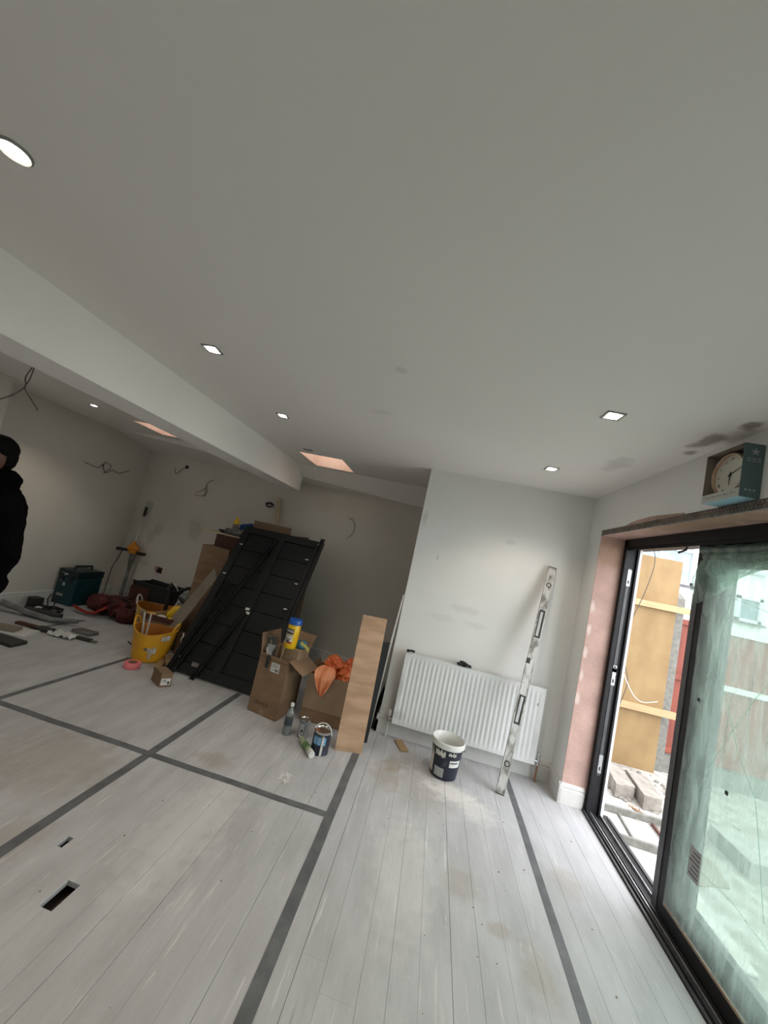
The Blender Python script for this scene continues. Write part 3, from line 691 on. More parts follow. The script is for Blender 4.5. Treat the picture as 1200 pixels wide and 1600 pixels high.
# ---------------------------------------------------------------- plaster bucket
bk = thing('paint_bucket', 'white rimmed navy plastic bucket caked in plaster in front of the radiator', 'bucket', (.368, 3.245, .001), (0, 0, .2))
link('body', G().lathe([(.001, .0), (.098, 0), (.103, .004), (.118, .205), (.119, .222)], 40, closed=True), M['navy'], bk, smooth=True)
link('inner_wall', G().lathe([(.119, .222), (.128, .224), (.130, .238), (.128, .262), (.124, .266), (.120, .262), (.114, .20), (.100, .012), (.001, .010)], 40, closed=True), M['whiteplastic'], bk, smooth=True)
def patch_on_cyl(r, a0, a1, z0, z1, n=8, r2=None, ragged=0, th=.0012):
    g = G(); v = []; r2 = r2 or r
    for i in range(n + 1):
        a = a0 + (a1 - a0) * i / n
        zz0 = z0 + noise.noise(Vector((i * .9, r * 10, 1))) * ragged; zz1 = z1 + noise.noise(Vector((i * .9, 5, r * 7))) * ragged
        for (rr, z) in ((r, zz0), (r2, zz1), (r + th, zz0), (r2 + th, zz1)): v.append((rr * math.cos(a), rr * math.sin(a), z))
    f = []
    for i in range(n):
        b = i * 4; f += [(b + 2, b + 6, b + 7, b + 3), (b, b + 1, b + 5, b + 4), (b, b + 4, b + 6, b + 2), (b + 1, b + 3, b + 7, b + 5)]
    f += [(0, 2, 3, 1), (n * 4, n * 4 + 1, n * 4 + 3, n * 4 + 2)]
    return g.add(v, f)
bl = patch_on_cyl(.111, -1.55, -.75, .105, .155, r2=.1155)
l_ = link('label', bl, M['label'], bk)
link('print_line', patch_on_cyl(.114, -1.5, -.95, .133, .142, r2=.1148, th=.0012), M['ink'], bk)
link('label', patch_on_cyl(.1035, -2.55, -1.85, .02, .085, r2=.1095), M['greyplastic'], bk)
link('plaster_smear', patch_on_cyl(.106, -3.3, -2.75, .03, .215, r2=.1165, ragged=.02), M['splash'], bk)
link('plaster_smear', patch_on_cyl(.116, -2.6, -1.9, .165, .205, r2=.118, ragged=.02), M['splash'], bk)
link('plaster_smear', patch_on_cyl(.1165, -1.7, -1.2, .185, .205, r2=.1185, ragged=.02), M['splash'], bk)
hp = [(.132 * math.cos(a), .132 * math.sin(a), .232 - .10 * math.sin((a + .9) / 2.6 * PI) ** 1 * .3) for a in [(-.9 + 2.6 * i / 16) for i in range(17)]]
link('handle', G().tube(hp, .003, 6), M['rubber'], bk, smooth=True)

# wood scrap
g = G().box(-.085, .085, -.035, .035, .001, .015)
ws = link('wood_offcut', g, M['batten']); ws.location = (.02, 3.47, 0); ws.rotation_euler = (0, 0, -1.15); tag(ws, 'short pale wood offcut lying on the floor left of the bucket', 'wood scrap')

# leaning plywood board
g = G().slab((-.475, 3.105, .001), (-.268, 3.165, .001), (-.318, 3.43, 1.0), (-.525, 3.37, 1.0), .018)
tag(link('plywood_board', g, M['ply']), 'tall narrow plywood board leaning beside the chimney breast', 'board')
# dark panel standing in for the shade behind the board, and white strip
g = G().slab((-.345, 3.30, .001), (-.262, 3.36, .001), (-.262, 3.60, .78), (-.345, 3.54, .78), .012)
tag(link('dark_board', g, M['rag']), 'dark narrow offcut standing behind the leaning plywood board', 'board')
g = G().slab((-.305, 3.585, .001), (-.275, 3.588, .001), (-.228, 3.622, 1.22), (-.24, 3.620, 1.22), .004)
tag(link('angle_bead', g, M['wirewhite']), 'thin white strip leaning against the corner of the chimney breast', 'trim strip')

# ---------------------------------------------------------------- cartons
def open_box(name, label, corners, zt, m, flaps=(), th=.005, floor_z=.0, group=None, heights=None):
    """corners: 4 ground points counter-clockwise; open top"""
    base = Vector((*corners[0], floor_z)); t = thing(name, label, 'box', base, (0, 0, 0), group)
    c = [Vector((*q, floor_z)) - base for q in corners]; hs = heights or [zt] * 4
    cen = sum(c, Vector()) / 4
    for i in range(4):
        a, b = c[i], c[(i + 1) % 4]; ha, hb = hs[i], hs[(i + 1) % 4]
        a2, b2 = a + (cen - a).normalized() * th * 1.4, b + (cen - b).normalized() * th * 1.4
        g = G().add([a, b, b + Vector((0, 0, hb)), a + Vector((0, 0, ha)), a2, b2, b2 + Vector((0, 0, hb)), a2 + Vector((0, 0, ha))],
                    [(0, 1, 2, 3), (7, 6, 5, 4), (0, 4, 5, 1), (1, 5, 6, 2), (2, 6, 7, 3), (3, 7, 4, 0)])
        link('side_panel', g, M[m], t)
    link('bottom', G().prism([(q.x, q.y) for q in c], .001, .006), M['kraftin'], t)
    for (i, ang, ln) in flaps:
        a = c[i] + Vector((0, 0, hs[i])); b = c[(i + 1) % 4] + Vector((0, 0, hs[(i + 1) % 4]))
        out = (b - a).cross(Vector((0, 0, 1))).normalized()
        d = out * math.cos(ang) + Vector((0, 0, 1)) * math.sin(ang)
        g = G().slab(a, b, b + d * ln - (b - a) * .02, a + d * ln + (b - a) * .02, .004)
        link('flap', g, M[m], t)
    return t, base
# large carton with plastering tools
bb = [(-1.325, 3.31), (-1.035, 3.245), (-.985, 3.555), (-1.275, 3.62)]
t1, b0 = open_box('tool_carton', 'tall open cardboard carton full of plastering tools, in front of the black doors', bb, .49, 'kraft', flaps=((1, -.5, .165), (0, -1.35, .02), (2, .9, .20), (3, 1.35, .16)))
def on_face(p0, p1, u, z, lift=.001):
    p0 = Vector((*p0, 0)); p1 = Vector((*p1, 0)); d = (p1 - p0); n = d.cross(Vector((0, 0, 1))).normalized()
    return frame_to(p0 + d * u + Vector((0, 0, z)) + n * lift, d, (0, 0, 1))
mt = Matrix.Translation(-b0)
fm_ = mt @ on_face(bb[0], bb[1], .60, .405)
lab = link('label', G().box(-.043, .043, -.038, .038, 0, .0008, fm_), M['label'], t1)
link('print_line', G().box(-.036, .03, .024, .028, .0008, .0014, fm_).box(-.036, .036, .012, .015, .0008, .0014, fm_).box(-.036, .02, .002, .005, .0008, .0014, fm_).box(-.036, -.01, -.022, -.018, .0008, .0014, fm_), M['ink'], lab)
g = G()
for q in range(11): g.box(.002 + q * .003, .002 + q * .003 + random.choice((.001, .002)), -.03, -.008, .0008, .0014, fm_)
link('barcode', g, M['ink'], lab)
fm_ = mt @ on_face(bb[0], bb[1], .42, .09)
g = G()
for q in range(4):
    cx_ = -.05 + q * .034
    g.box(cx_ - .012, cx_ + .012, .010, .013, 0, .0008, fm_).box(cx_ - .012, cx_ - .009, -.012, .012, 0, .0008, fm_).box(cx_ + .008, cx_ + .011, -.012, .012, 0, .0008, fm_).box(cx_ - .012, cx_ + .011, -.012, -.009, 0, .0008, fm_)
    g.lathe([(.004, 0), (.004, .0008)], 8, fm_ @ Matrix.Translation((cx_, 0, 0)))
link('printed_symbols', g, M['inkbrown'], t1)
link('tape_strip', G().box(-.022, .022, -.09, .0 - .045, 0, .0006, mt @ on_face(bb[0], bb[1], .48, .091)), M['kraft2'], t1)

# small closed carton lying in the big one
g = G().box(-.11, .11, -.10, .10, 0, .17); bx_ = link('inner_carton', g, M['kraft2'], bevel=.002); bx_.location = (-1.09, 3.45, .40); bx_.rotation_euler = (0, 0, -.2)
tag(bx_, 'smaller closed light carton inside the tall tool carton', 'box')
# wipes tub
wt = thing('wipes_tub', 'yellow cleaning wipes tub with blue lid standing on the tall tool carton', 'tub', (-1.105, 3.375, .572), (.03, .02, 0))
link('body', G().lathe([(.052, 0), (.055, .004), (.055, .205), (.052, .21)], 32), M['wipeyellow'], wt, smooth=True)
link('lid', G().lathe([(.055, .205), (.059, .207), (.059, .240), (.054, .249), (.02, .252)], 32), M['wipeblue'], wt, smooth=True)
link('lid_catch', G().box(-.018, .018, -.063, -.05, .212, .235), M['wipeblue'], wt, bevel=.003)
A0 = -PI / 2 - .32
lb = link('label', patch_on_cyl(.0553, A0 - .75, A0 + .75, .125, .170, 14, th=.0006), M['ink'], wt)
mw = Matrix.Rotation(A0 + PI / 2, 4, 'Z') @ frame_to((0, -.0562, .148), (1, 0, 0), (0, 0, 1))
text_mesh('WIPES', .031, mw, 'lettering', M['whiteplastic'], wt, bend_r=.0562, sx=.95)
lb2 = link('label', patch_on_cyl(.0553, A0 - .75, A0 + .75, .045, .121, 14, th=.0006), M['whiteplastic'], wt)
mw = Matrix.Rotation(A0 + PI / 2, 4, 'Z') @ frame_to((0, -.0562, .113), (1, 0, 0), (0, 0, 1))
text_mesh('ANTIBACTERIAL', .010, mw, 'lettering', M['ink'], wt, bend_r=.0562)
g = G()
for q in range(7):
    a_ = -.5 + q * .16; g.box(a_ * .055 - .002, a_ * .055 + .002, -.03, .018 - .004 * (q % 3), 0, .0006, Matrix.Rotation(A0 + PI / 2, 4, 'Z') @ Matrix.Rotation(a_, 4, 'Z') @ frame_to((0, -.0560, .082), (1, 0, 0), (0, 0, 1)) @ Matrix.Rotation(.5 - q * .18, 4, 'Z') @ Matrix.Translation((-a_ * .055, 0, 0)))
link('burst_print', g, M['ink'], wt)
link('red_band', patch_on_cyl(.0561, A0 + .05, A0 + .72, .045, .062, 8, th=.0005, ragged=.004), M['redtrim'], wt)
# plastering trowel standing in the carton
tr = thing('plastering_trowel', 'grey steel plastering trowel upright at the left of the tall tool carton', 'trowel', (-1.235, 3.40, .32))
tr.rotation_euler = (.10, -.14, -.25)
link('blade', G().box(-.055, .055, -.001, .001, 0, .31).box(-.055, .055, -.012, -.001, .30, .31), M['dirtysteel'], tr, bevel=.0)
link('tang', G().box(-.008, .008, -.012, -.001, .05, .27), M['alu'], tr, bevel=.002)
link('handle', G().capsule((0, -.05, .08), .014, (0, -.05, .21), .016).capsule((0, -.05, .10), .005, (0, -.006, .10), .005), M['whiteplastic'], tr, smooth=True)
# float / hawk hanging over the edge
hk = thing('putty_knife', 'small putty knife with black handle hooked over the front edge of the tool carton', 'putty knife', (-1.235, 3.275, .40))
link('handle', G().capsule((0, 0, .0), .014, (.005, -.004, .085), .012), M['rubber'], hk, smooth=True)
link('blade', G().prism([(-.012, 0), (.012, 0), (.035, .09), (-.035, .09)], 0, .0015, frame_to((.005, -.004, .095), (1, .1, 0), (.02, -.05, 1))), M['steel'], hk)
for q, (x, y, z1_, an) in enumerate(((-1.185, 3.34, .60, .15), (-1.165, 3.335, .58, .3), (-1.15, 3.36, .61, -.1))):
    s_ = link('stirring_stick', G().tube([(0, 0, 0), (math.sin(an) * .1, 0, .3)], .006, 6), M['batten' if q else 'maroon']); s_.location = (x, y, z1_ - .30)
    tag(s_, ('dark thin stick', 'pale thin stick nearest the tub', 'pale thin stick behind the others')[q] + ' poking out between trowel and wipes tub', 'stick')
# glove blue/yellow
g = G().ball((0, 0, .02), (.045, .035, .035)).ball((.02, .01, .04), (.035, .03, .025)).ball((-.02, 0, .035), (.03, .03, .03)); g.crumple(.008, 30, 2)
gl = link('cleaning_glove', g, M['wipeblue'] if False else mat('blue_glove', (.03, .14, .24), .6)); fuse(gl, .004, 1); gl.location = (-1.02, 3.42, .575)
tag(gl, 'crumpled blue rubber glove with yellow cuff on the inner carton behind the wipes tub', 'glove')
g = G()
v = []
for i in range(9):
    t = i / 8
    for j in range(7):
        u = j / 6 - .5; v.append((t * .085, u * (.045 - .03 * t) - .01, .05 - .055 * t ** 1.5 + .014 * math.cos(u * 5)))
g.add(v, [(i * 7 + j, i * 7 + j + 1, (i + 1) * 7 + j + 1, (i + 1) * 7 + j) for i in range(8) for j in range(6)])
link('cuff', g, mat('yellow_cuff', (.40, .36, .07), .6), gl, smooth=True)

# second carton with the orange bag
b2 = [(-.888, 3.41), (-.52, 3.425), (-.52, 3.79), (-.888, 3.775)]
t2, b20 = open_box('open_carton', 'wide open cardboard carton with an orange bag, beside the leaning plywood', b2, .40, 'kraft', flaps=((3, 1.2, .05),))
link('tape_band', G().box(0, .36, -.0012, .0, .10, .108, Matrix.Rotation(.04, 4, 'Z')), M['kraftin'], t2)
g = G().slab((0, -.002, .105), (.366, .013, .105), (.366, .013, .40), (0, -.002, .40), -.0012)
link('front_overlay', g, M['kraft2'], t2)
ob = thing('orange_bag', 'crumpled orange plastic bag spilling out of the wide carton', 'bag', (-.72, 3.56, .34))
g = G(); random.seed(4)
for i in range(10): g.ball((random.uniform(-.02, .16), random.uniform(-.05, .12), random.uniform(-.02, .14)), random.uniform(.045, .08), 12, 8)
g.crumple(.035, 16, 3); o = link('body', g, M['orangebag'], ob); fuse(o, .005, 1); crinkle(o, .035, 22)
g = G(); v = []
N = 26
for i in range(N + 1):
    for j in range(N + 1):
        u, w_ = i / N - .5, j / N
        wid = (.26 * (1 - w_) ** .9 + .010) if w_ > .3 else .10 + .085 * math.sin(w_ / .3 * PI / 2)
        dx = .02 * math.sin(u * 11 + w_ * 3) + .013 * math.sin(u * 23 + 1 + w_ * 6)
        v.append((-.035 + u * wid + .02 * w_, -.04 - .14 * min(1, w_ * 2.2) - dx * .5, .12 + .03 * math.sin(min(1, w_ * 1.6) * PI) - .22 * w_))
g.add(v, [(i * (N + 1) + j, i * (N + 1) + j + 1, (i + 1) * (N + 1) + j + 1, (i + 1) * (N + 1) + j) for i in range(N) for j in range(N)])
link('pulled_out_corner', g, M['palebag'], ob, smooth=True)
random.seed(12)

# ---------------------------------------------------------------- bottle, can, tin, cartridge
wb = thing('water_bottle', 'clear plastic water bottle with white cap at the corner of the tall carton', 'bottle', (-.885, 3.115, .001))
link('body', G().lathe([(.028, 0), (.033, .004), (.033, .05), (.031, .055), (.033, .06), (.033, .15), (.030, .17), (.014, .205), (.0125, .215)], 28), M['pet'], wb, smooth=True)
link('contents', G().lathe([(.029, .003), (.030, .01), (.030, .05), (.0285, .055), (.030, .06), (.030, .085)], 24), M['greyplastic'], wb, smooth=True)
link('label', patch_on_cyl(.0334, -PI, PI, .075, .125, 28, th=.0005), M['water'], wb)
link('cap', G().lathe([(.0145, .215), (.015, .217), (.015, .236), (.013, .239)], 20), M['label'], wb, smooth=True)
cn = thing('grey_tin', 'small dark grey can between the water bottle and the blue paint tin', 'can', (-.762, 3.155, .001))
link('body', G().lathe([(.041, 0), (.043, .003), (.042, .008), (.042, .125), (.043, .13)], 30), M['can'], cn, smooth=True)
link('rim', G().lathe([(.043, .128), (.0445, .131), (.0435, .136), (.036, .136), (.034, .131), (.001, .131)], 30), M['chrome'], cn, smooth=True)
link('label', patch_on_cyl(.0425, -2.4, -1.3, .03, .11, 12, th=.0005), M['greyplastic'], cn)
link('emblem', patch_on_cyl(.0432, -1.75, -1.45, .045, .065, 6, th=.0004), M['navy'], cn)
pt = thing('paint_tin', 'blue labelled metal paint tin with a white carrying handle', 'paint tin', (-.575, 3.015, .001))
R_ = .066
link('body', G().lathe([(R_, 0), (R_ + .002, .004), (R_, .008), (R_, .148)], 36, closed=True), M['navy'], pt, smooth=True)
link('rim', G().lathe([(R_, .148), (R_ + .003, .152), (R_ + .003, .160), (R_ - .003, .163), (R_ - .008, .158), (R_ - .010, .154), (.001, .154)], 36, closed=True), M['chrome'], pt, smooth=True)
for q in range(3): link('label', patch_on_cyl(R_ + .0006, -2.35 + q * .52, -2.35 + q * .52 + .48, .075, .130, 6, th=.0006), M['blue'], pt)
g = G()
for q in range(9): g.add(*(lambda h: (h.v, h.f))(patch_on_cyl(R_ + .0014, -2.30 + (q % 3) * .52, -2.30 + (q % 3) * .52 + .34, .085 + (q // 3) * .014, .0875 + (q // 3) * .014, 4, th=.0004)))
link('print_line', g, M['label'], pt)
link('drip', patch_on_cyl(R_ + .0005, -1.3, -1.05, .0, .14, 6, ragged=.02), M['splash'], pt)
hp = []
for i in range(21):
    a = PI * i / 20; hp.append((math.cos(a) * .070, -.012 + .012 * math.sin(a), .135 + math.sin(a) * .072))
link('handle', G().tube(hp, .0042, 8), M['label'], pt, smooth=True)
sc_ = thing('sealant_cartridge', 'pale green sealant cartridge lying in front of the paint tin', 'cartridge', (-.60, 2.90, .025), (0, 0, 2.27))
rotm = Matrix.Rotation(PI / 2, 4, 'Y')
link('body', G().lathe([(.024, 0), (.024, .215), (.022, .218), (.008, .222)], 24, rotm), M['green'], sc_, smooth=True)
link('nozzle', G().lathe([(.008, .222), (.008, .23), (.003, .285)], 14, rotm), M['label'], sc_, smooth=True)
link('end_cap', G().lathe([(.0245, -.003), (.0245, .035), (.0245, .036)], 24, rotm), M['label'], sc_, smooth=True)
link('label', G().lathe([(.0243, .07), (.0246, .07), (.0246, .135), (.0243, .135)], 24, rotm), M['greenlab'], sc_, smooth=True)

# small cube carton, tape roll
cc = [(-2.267, 3.303), (-2.117, 3.214), (-2.055, 3.285), (-2.205, 3.374)]
sb = thing('small_carton', 'small closed cardboard box at the foot of the black door panels', 'box', (*cc[0], .001))
cl = [(a - cc[0][0], b - cc[0][1]) for a, b in cc]
link('body', G().prism(cl, 0, .118), M['kraft'], sb, bevel=.0015)
fm_ = Matrix.Translation((-cc[0][0], -cc[0][1], 0)) @ on_face(cc[1], cc[2], .5, .045)
lb = link('label', G().box(-.040, .035, -.026, .030, 0, .0008, fm_), M['label'], sb)
link('print_line', G().box(-.03, .0, .012, .018, .0008, .0013, fm_).box(-.03, .01, -.002, .003, .0008, .0013, fm_).box(.012, .028, -.02, .005, .0008, .0013, fm_), M['ink'], lb)
rl = thing('tape_roll', 'roll of pink masking tape lying flat before the near yellow tub', 'tape roll', (-2.575, 3.42, .001))
link('tape', G().lathe([(.040, 0), (.068, 0), (.070, .003), (.070, .047), (.068, .05), (.040, .05)], 36), M['pinktape'], rl, smooth=True)
rl.children[0].data.polygons[0]
link('core', G().lathe([(.0375, .001), (.040, .001), (.040, .0505), (.0375, .0505), (.0375, .001)], 30, closed=True), M['kraftin'], rl, smooth=True)
link('hole', G().lathe([(.0374, .0515), (.0373, .052)], 30), M['kraftin'], rl)

# ---------------------------------------------------------------- yellow flexi tubs
def tub(label, loc, s, rz, m, dirty):
    t = thing('flexible_tub', label, 'tub', loc, (0, 0, rz), 'yellow flexible tubs'); g = G(); v = []; n = 48
    prof = [(.155, 0), (.165, .006), (.19, .15), (.205, .30)]
    def wave(a, z, r):                                # two high sides where the handles sit
        lift = .018 * math.cos(2 * a) * (z / .30); sq = 1 + .05 * math.cos(2 * a) * z / .3
        return (r * sq * math.cos(a) * s, r / sq * math.sin(a) * s, (z + lift) * s)
    for r, z in prof:
        for k in range(n): v.append(wave(2 * PI * k / n, z, r))
    for r, z in ((.211, .303), (.211, .312), (.200, .312), (.185, .16), (.160, .015)):
        for k in range(n): v.append(wave(2 * PI * k / n, z, r))
    P = 9
    f = [(i * n + k, i * n + (k + 1) % n, (i + 1) * n + (k + 1) % n, (i + 1) * n + k) for i in range(6) for k in range(n)]
    f.append(tuple(range(n - 1, -1, -1))); link('shell', g.add(v[:7 * n], f), M[m], t, smooth=True)
    g2 = G(); f2 = [(i * n + k, i * n + (k + 1) % n, (i + 1) * n + (k + 1) % n, (i + 1) * n + k) for i in range(2) for k in range(n)]; f2.append(tuple(2 * n + k for k in range(n)))
    link('inside', g2.add(v[6 * n:], f2), M['orangein'], t, smooth=True)
    for sd in (0, PI):
        P_ = []
        for i in range(15):
            q = i / 14; a = sd + (q - .5) * .72; up = math.sin(q * PI) ** .5
            bx2, by2, bz2 = wave(a, .305, .207); P_.append((bx2 * (1 + .05 * up), by2 * (1 + .05 * up), bz2 + .085 * up * s))
        link('handle', G().tube(P_, .0085 * s, 8), M['yellow' if not dirty else 'splash'], t, smooth=True)
    return t
ta = tub('yellow rubber builder tub in front, with paint splashes down its side', (-2.645, 3.72, .001), .95, .22, 'yellow', False)
link('plaster_splash', patch_on_cyl(.178, -1.32, -.92, .095, .15, 10, r2=.187, ragged=.035, th=.004), M['splash'], ta)
link('plaster_splash', patch_on_cyl(.169, -1.24, -1.10, .04, .10, 5, r2=.179, ragged=.02, th=.003), M['splash'], ta)
link('plaster_splash', patch_on_cyl(.195, -.82, -.38, .225, .270, 12, r2=.201, ragged=.03, th=.003), M['splash'], ta)
link('dark_mark', patch_on_cyl(.181, -1.5, -1.22, .120, .15, 6, r2=.186, ragged=.02, th=.003), M['dirtysteel'], ta)
for q, (dx, an) in enumerate(((-.10, -.05), (-.14, -.35))):
    st = link('trowel_handle', G().tube([(0, 0, 0), (.02, 0, .15), (.02 + an * .12, .0, .40)], [.010, .010, .008], 8), M['wirewhite']); st.location = (-2.645 + dx, 3.70, .03)
    tag(st, ('pale handle sticking straight up' if q == 0 else 'pale handle tilting left') + ' out of the front yellow tub', 'handle')
tb2 = tub('yellow rubber tub behind, caked in dried plaster and full of tools', (-3.20, 4.40, .001), 1.02, .30, 'yellowdirty', True)
# things in / around the second tub
br = thing('hand_brush', 'dark upright handle with black grip standing in the plaster caked tub', 'tool', (-3.08, 4.40, .10))
link('grip', G().tube([(0, 0, .05), (-.01, 0, .50)], [.022, .025], 10), M['rubber'], br, smooth=True)
link('cap', G().ball((-.01, 0, .50), .03), M['cabledark'], br, smooth=True)
g = G(); g.lathe([(.06, 0), (.065, .004), (.065, .10), (.05, .13), (.02, .16)], 20)
yt = link('yellow_container', g, M['wipeyellow'], smooth=True); yt.location = (-2.83, 4.28, .36); yt.rotation_euler = (0, .6, 0); tag(yt, 'small yellow bottle lying tilted behind the front tub', 'bottle')
crt = thing('low_carton', 'low brown open carton holding bottles behind the front yellow tub', 'box', (-3.06, 3.955, .001), (0, 0, .05))
link('body', G().box(0, .42, 0, .008, 0, .34).box(0, .008, 0, .15, 0, .30).box(.412, .42, 0, .15, 0, .34).box(0, .42, .142, .15, 0, .30).box(0, .42, 0, .15, 0, .01), M['kraft'], crt)
link('dark_edge', G().box(.08, .41, -.006, .0, .29, .345), M['maroon'], crt)
ro = link('masking_roll', G().lathe([(.022, 0), (.045, 0), (.045, .03), (.022, .03), (.022, 0)], 24, closed=True), M['label'], smooth=True); ro.location = (-2.74, 4.22, .37); ro.rotation_euler = (1.2, .3, 0)
tag(ro, 'small white roll on the edge of the low carton behind the tubs', 'tape roll')
yt.location = (-2.86, 4.22, .30)
for q in range(3):
    s_ = link('small_pot', G().lathe([(.05, 0), (.055, .01), (.05, .32), (.03, .33)], 16), M[['yellowdirty', 'whiteplastic', 'wipeyellow'][q]], smooth=True)
    s_.location = (-2.97 + q * .125, 4.03, .014); tag(s_, ['dull yellow', 'white', 'bright yellow'][q] + ' bottle standing in the low brown carton behind the front tub', 'bottle')

# ---------------------------------------------------------------- black door panels leaning
# local frame: x along the bottom edge, y up the slope, z out of the face
BL = Vector((-2.33, 3.57, .0)); BR = Vector((-1.33, 3.525, .0)); TL = Vector((-2.27, 4.33, 1.51))
mpanel = frame_to(BL, BR - BL, TL - BL)
nz_ = mpanel.to_3x3() @ Vector((0, 0, 1)); 
if nz_.z < 0: print('PANEL NORMAL DOWN')
dp = thing('door_panel', 'big black framed and boarded door leaf leaning back on the cartons', 'door'); 
dp.matrix_world = mpanel @ Matrix.Translation((0, 0, .0)); PWD, PH = 1.0, 1.70
T0 = -.045; fz = .0
sl = .085
for a in ((0, sl), (PWD - sl, PWD)): link('stile', G().box(a[0], a[1], .03, PH, T0, fz), M['doorframe'], dp, bevel=.003)
link('centre_stile', G().box(.46, .545, .03, PH - .08, T0, fz + .004), M['doorframe'], dp, bevel=.003)
for a in ((.03, .12), (PH - .085, PH)): link('rail', G().box(sl, PWD - sl, a[0], a[1], T0, fz - .001), M['doorframe'], dp, bevel=.003)
nb = 7; bh = (PH - .085 - .12) / nb
for i in range(nb):
    for (a, b) in ((sl, .46), (.545, PWD - sl)):
        link('board', G().box(a, b, .12 + i * bh + .003, .12 + (i + 1) * bh - .003, T0 + .004, fz - .014 - .002 * (i % 2)), M['doorblack'], dp, bevel=.003)
link('backing', G().box(.01, PWD - .01, .04, PH - .01, T0 - .006, T0 + .003), M['ink'], dp)
for (x, y) in ((.96, 1.66), (.89, 1.45), (.89, 1.15), (.89, .86), (.06, 1.45), (.05, 1.07), (.06, .15)):
    link('tape_tab', G().box(x - .018, x + .018, y - .006, y + .006, fz, fz + .001), M['label'], dp)
for (x, y) in ((.50, .76), (.52, .72)):
    link('bright_sticker', G().box(x - .02, x + .025, y - .014, y + .012, fz + .004, fz + .005), M['label'], dp)
g = G().box(.22, .30, .10, .14, fz - .001, fz + .001).crumple(.004, 40); link('clear_label', g, M['greysack'], dp)
g = G().tube([(-.02, .36, .01), (.0, .33, .012), (-.01, .30, .012), (.01, .27, .01)], [.004, .007, .003, .002], 6); link('torn_tape', g, M['label'], dp)
# loose edge strips on top
def strip(label, p, q, w_, th, z, m='doorframe'):
    s_ = thing('edge_strip', label, 'strip', (0, 0, 0), group='loose black strips lying on the door leaf')
    s_.matrix_world = mpanel @ Matrix.Translation((0, 0, z)); d = (Vector(q) - Vector(p)).normalized(); mm = frame_to((*p, 0), (*d, 0), (-d.y, d.x, 0)) if False else frame_to((p[0], p[1], 0), (d.x, d.y, 0), (-d.y, d.x, 0))
    L_ = (Vector(q) - Vector(p)).length
    link('channel', G().box(0, L_, -w_, w_, 0, th * .4, mm).box(0, L_, -w_, -w_ * .6, th * .4, th, mm).box(0, L_, w_ * .6, w_, th * .4, th, mm), M[m], s_)
    return s_
strip('long black strip running corner to corner over the leaning door leaf', (.07, -.02), (.455, PH - .10), .022, .022, .008)
strip('black strip on the leaning door leaf, lower and reaching the floor', (.295, -.06), (.50, .72), .020, .020, .012)
strip('black strip with pale edge along the right side of the leaning door leaf', (.985, .75), (.985, PH + .03), .020, .03, .006)
strip('black strip beside the left edge of the leaning door leaf', (.02, .0), (.16, 1.0), .018, .02, .006)

# greyed cardboard sheet between tubs and doors
g = G().slab((-2.78, 4.00, .22), (-2.54, 3.88, .28), (-2.32, 4.03, .88), (-2.42, 4.10, .97), .01)
tag(link('cardboard_sheet', g, M['kraftgrey']), 'greyish cardboard sheet leaning at the left edge of the door leaf', 'cardboard')
g = G().slab((-2.56, 3.98, .001), (-2.40, 3.88, .001), (-2.42, 3.90, .27), (-2.58, 4.0, .24), .01)
tag(link('cardboard_flap', g, M['kraft2']), 'short bent cardboard piece below the greyish sheet', 'cardboard')
for i, (x, y, rz, lb_, mm_) in enumerate(((-2.43, 3.62, .4, 'pale timber offcut under the left corner of the door leaf', 'batten'), (-2.40, 3.68, .7, 'darker timber offcut behind the pale one beside the front tub', 'kraft2'))):
    o = link('timber_offcut', G().box(-.03, .03, -.11, .11, 0, .035), M[mm_], bevel=.002); o.location = (x, y, .001 + i * .036); o.rotation_euler = (0, 0, rz); tag(o, lb_, 'wood scrap')

# ---------------------------------------------------------------- stacked cartons behind the doors
def carton(label, x0, x1, y0, y1, z0, z1, rz=0, m='kraft', seam=True):
    t = thing('closed_carton', label, 'box', ((x0 + x1) / 2, (y0 + y1) / 2, z0), (0, 0, rz), 'cartons stacked behind the door leaf')
    a, b, h = (x1 - x0) / 2, (y1 - y0) / 2, z1 - z0
    link('body', G().box(-a, a, -b, b, 0, h), M[m], t, bevel=.003)
    if seam: link('tape_band', G().box(-a, a, -b - .001, -b, h * .62, h * .645), M['kraft2'], t)
    return t
carton('tall brown carton standing left behind the leaning door leaf', -2.76, -2.38, 4.30, 4.62, .001, 1.19, -.08)
carton('brown carton directly behind the leaning door leaf', -2.24, -1.55, 4.58, 4.84, .001, 1.28, 0)
carton('flat grey brown carton upright between the tall carton and the doors', -2.33, -2.19, 4.20, 4.23, .001, 1.12, -.15, 'kraftgrey', False)
bd = link('wooden_board', G().box(-.42, .42, -.17, .17, 0, .018), M['stud']); bd.location = (-2.45, 4.52, 1.345); bd.rotation_euler = (0, 0, -.1)
tag(bd, 'thin wooden board lying across the top of the carton stack', 'board')
carton('low dark brown carton under the thin board on the stack', -2.66, -2.1, 4.36, 4.66, 1.195, 1.34, -.1, 'maroon', False)
carton('brown carton on top of the stack beside the upright batten', -2.27, -1.90, 4.46, 4.75, 1.365, 1.60, -.05)
carton('light brown carton with raised flap at the right end of the stack', -1.80, -1.46, 4.52, 4.80, 1.285, 1.48, .05, 'kraft2', False)
o = link('raised_flap', G().slab((-1.80, 4.52, 1.485), (-1.56, 4.53, 1.487), (-1.60, 4.62, 1.535), (-1.80, 4.62, 1.51), .004), M['maroon']); tag(o, 'dark torn carton flap lying on the right end of the stack', 'cardboard')
cn2 = thing('foam_canister', 'yellow aerosol canister standing on the thin board above the cartons', 'canister', (-2.52, 4.50, 1.364))
link('body', G().lathe([(.032, 0), (.034, .004), (.034, .17), (.030, .185), (.018, .195)], 24), M['wipeyellow'], cn2, smooth=True)
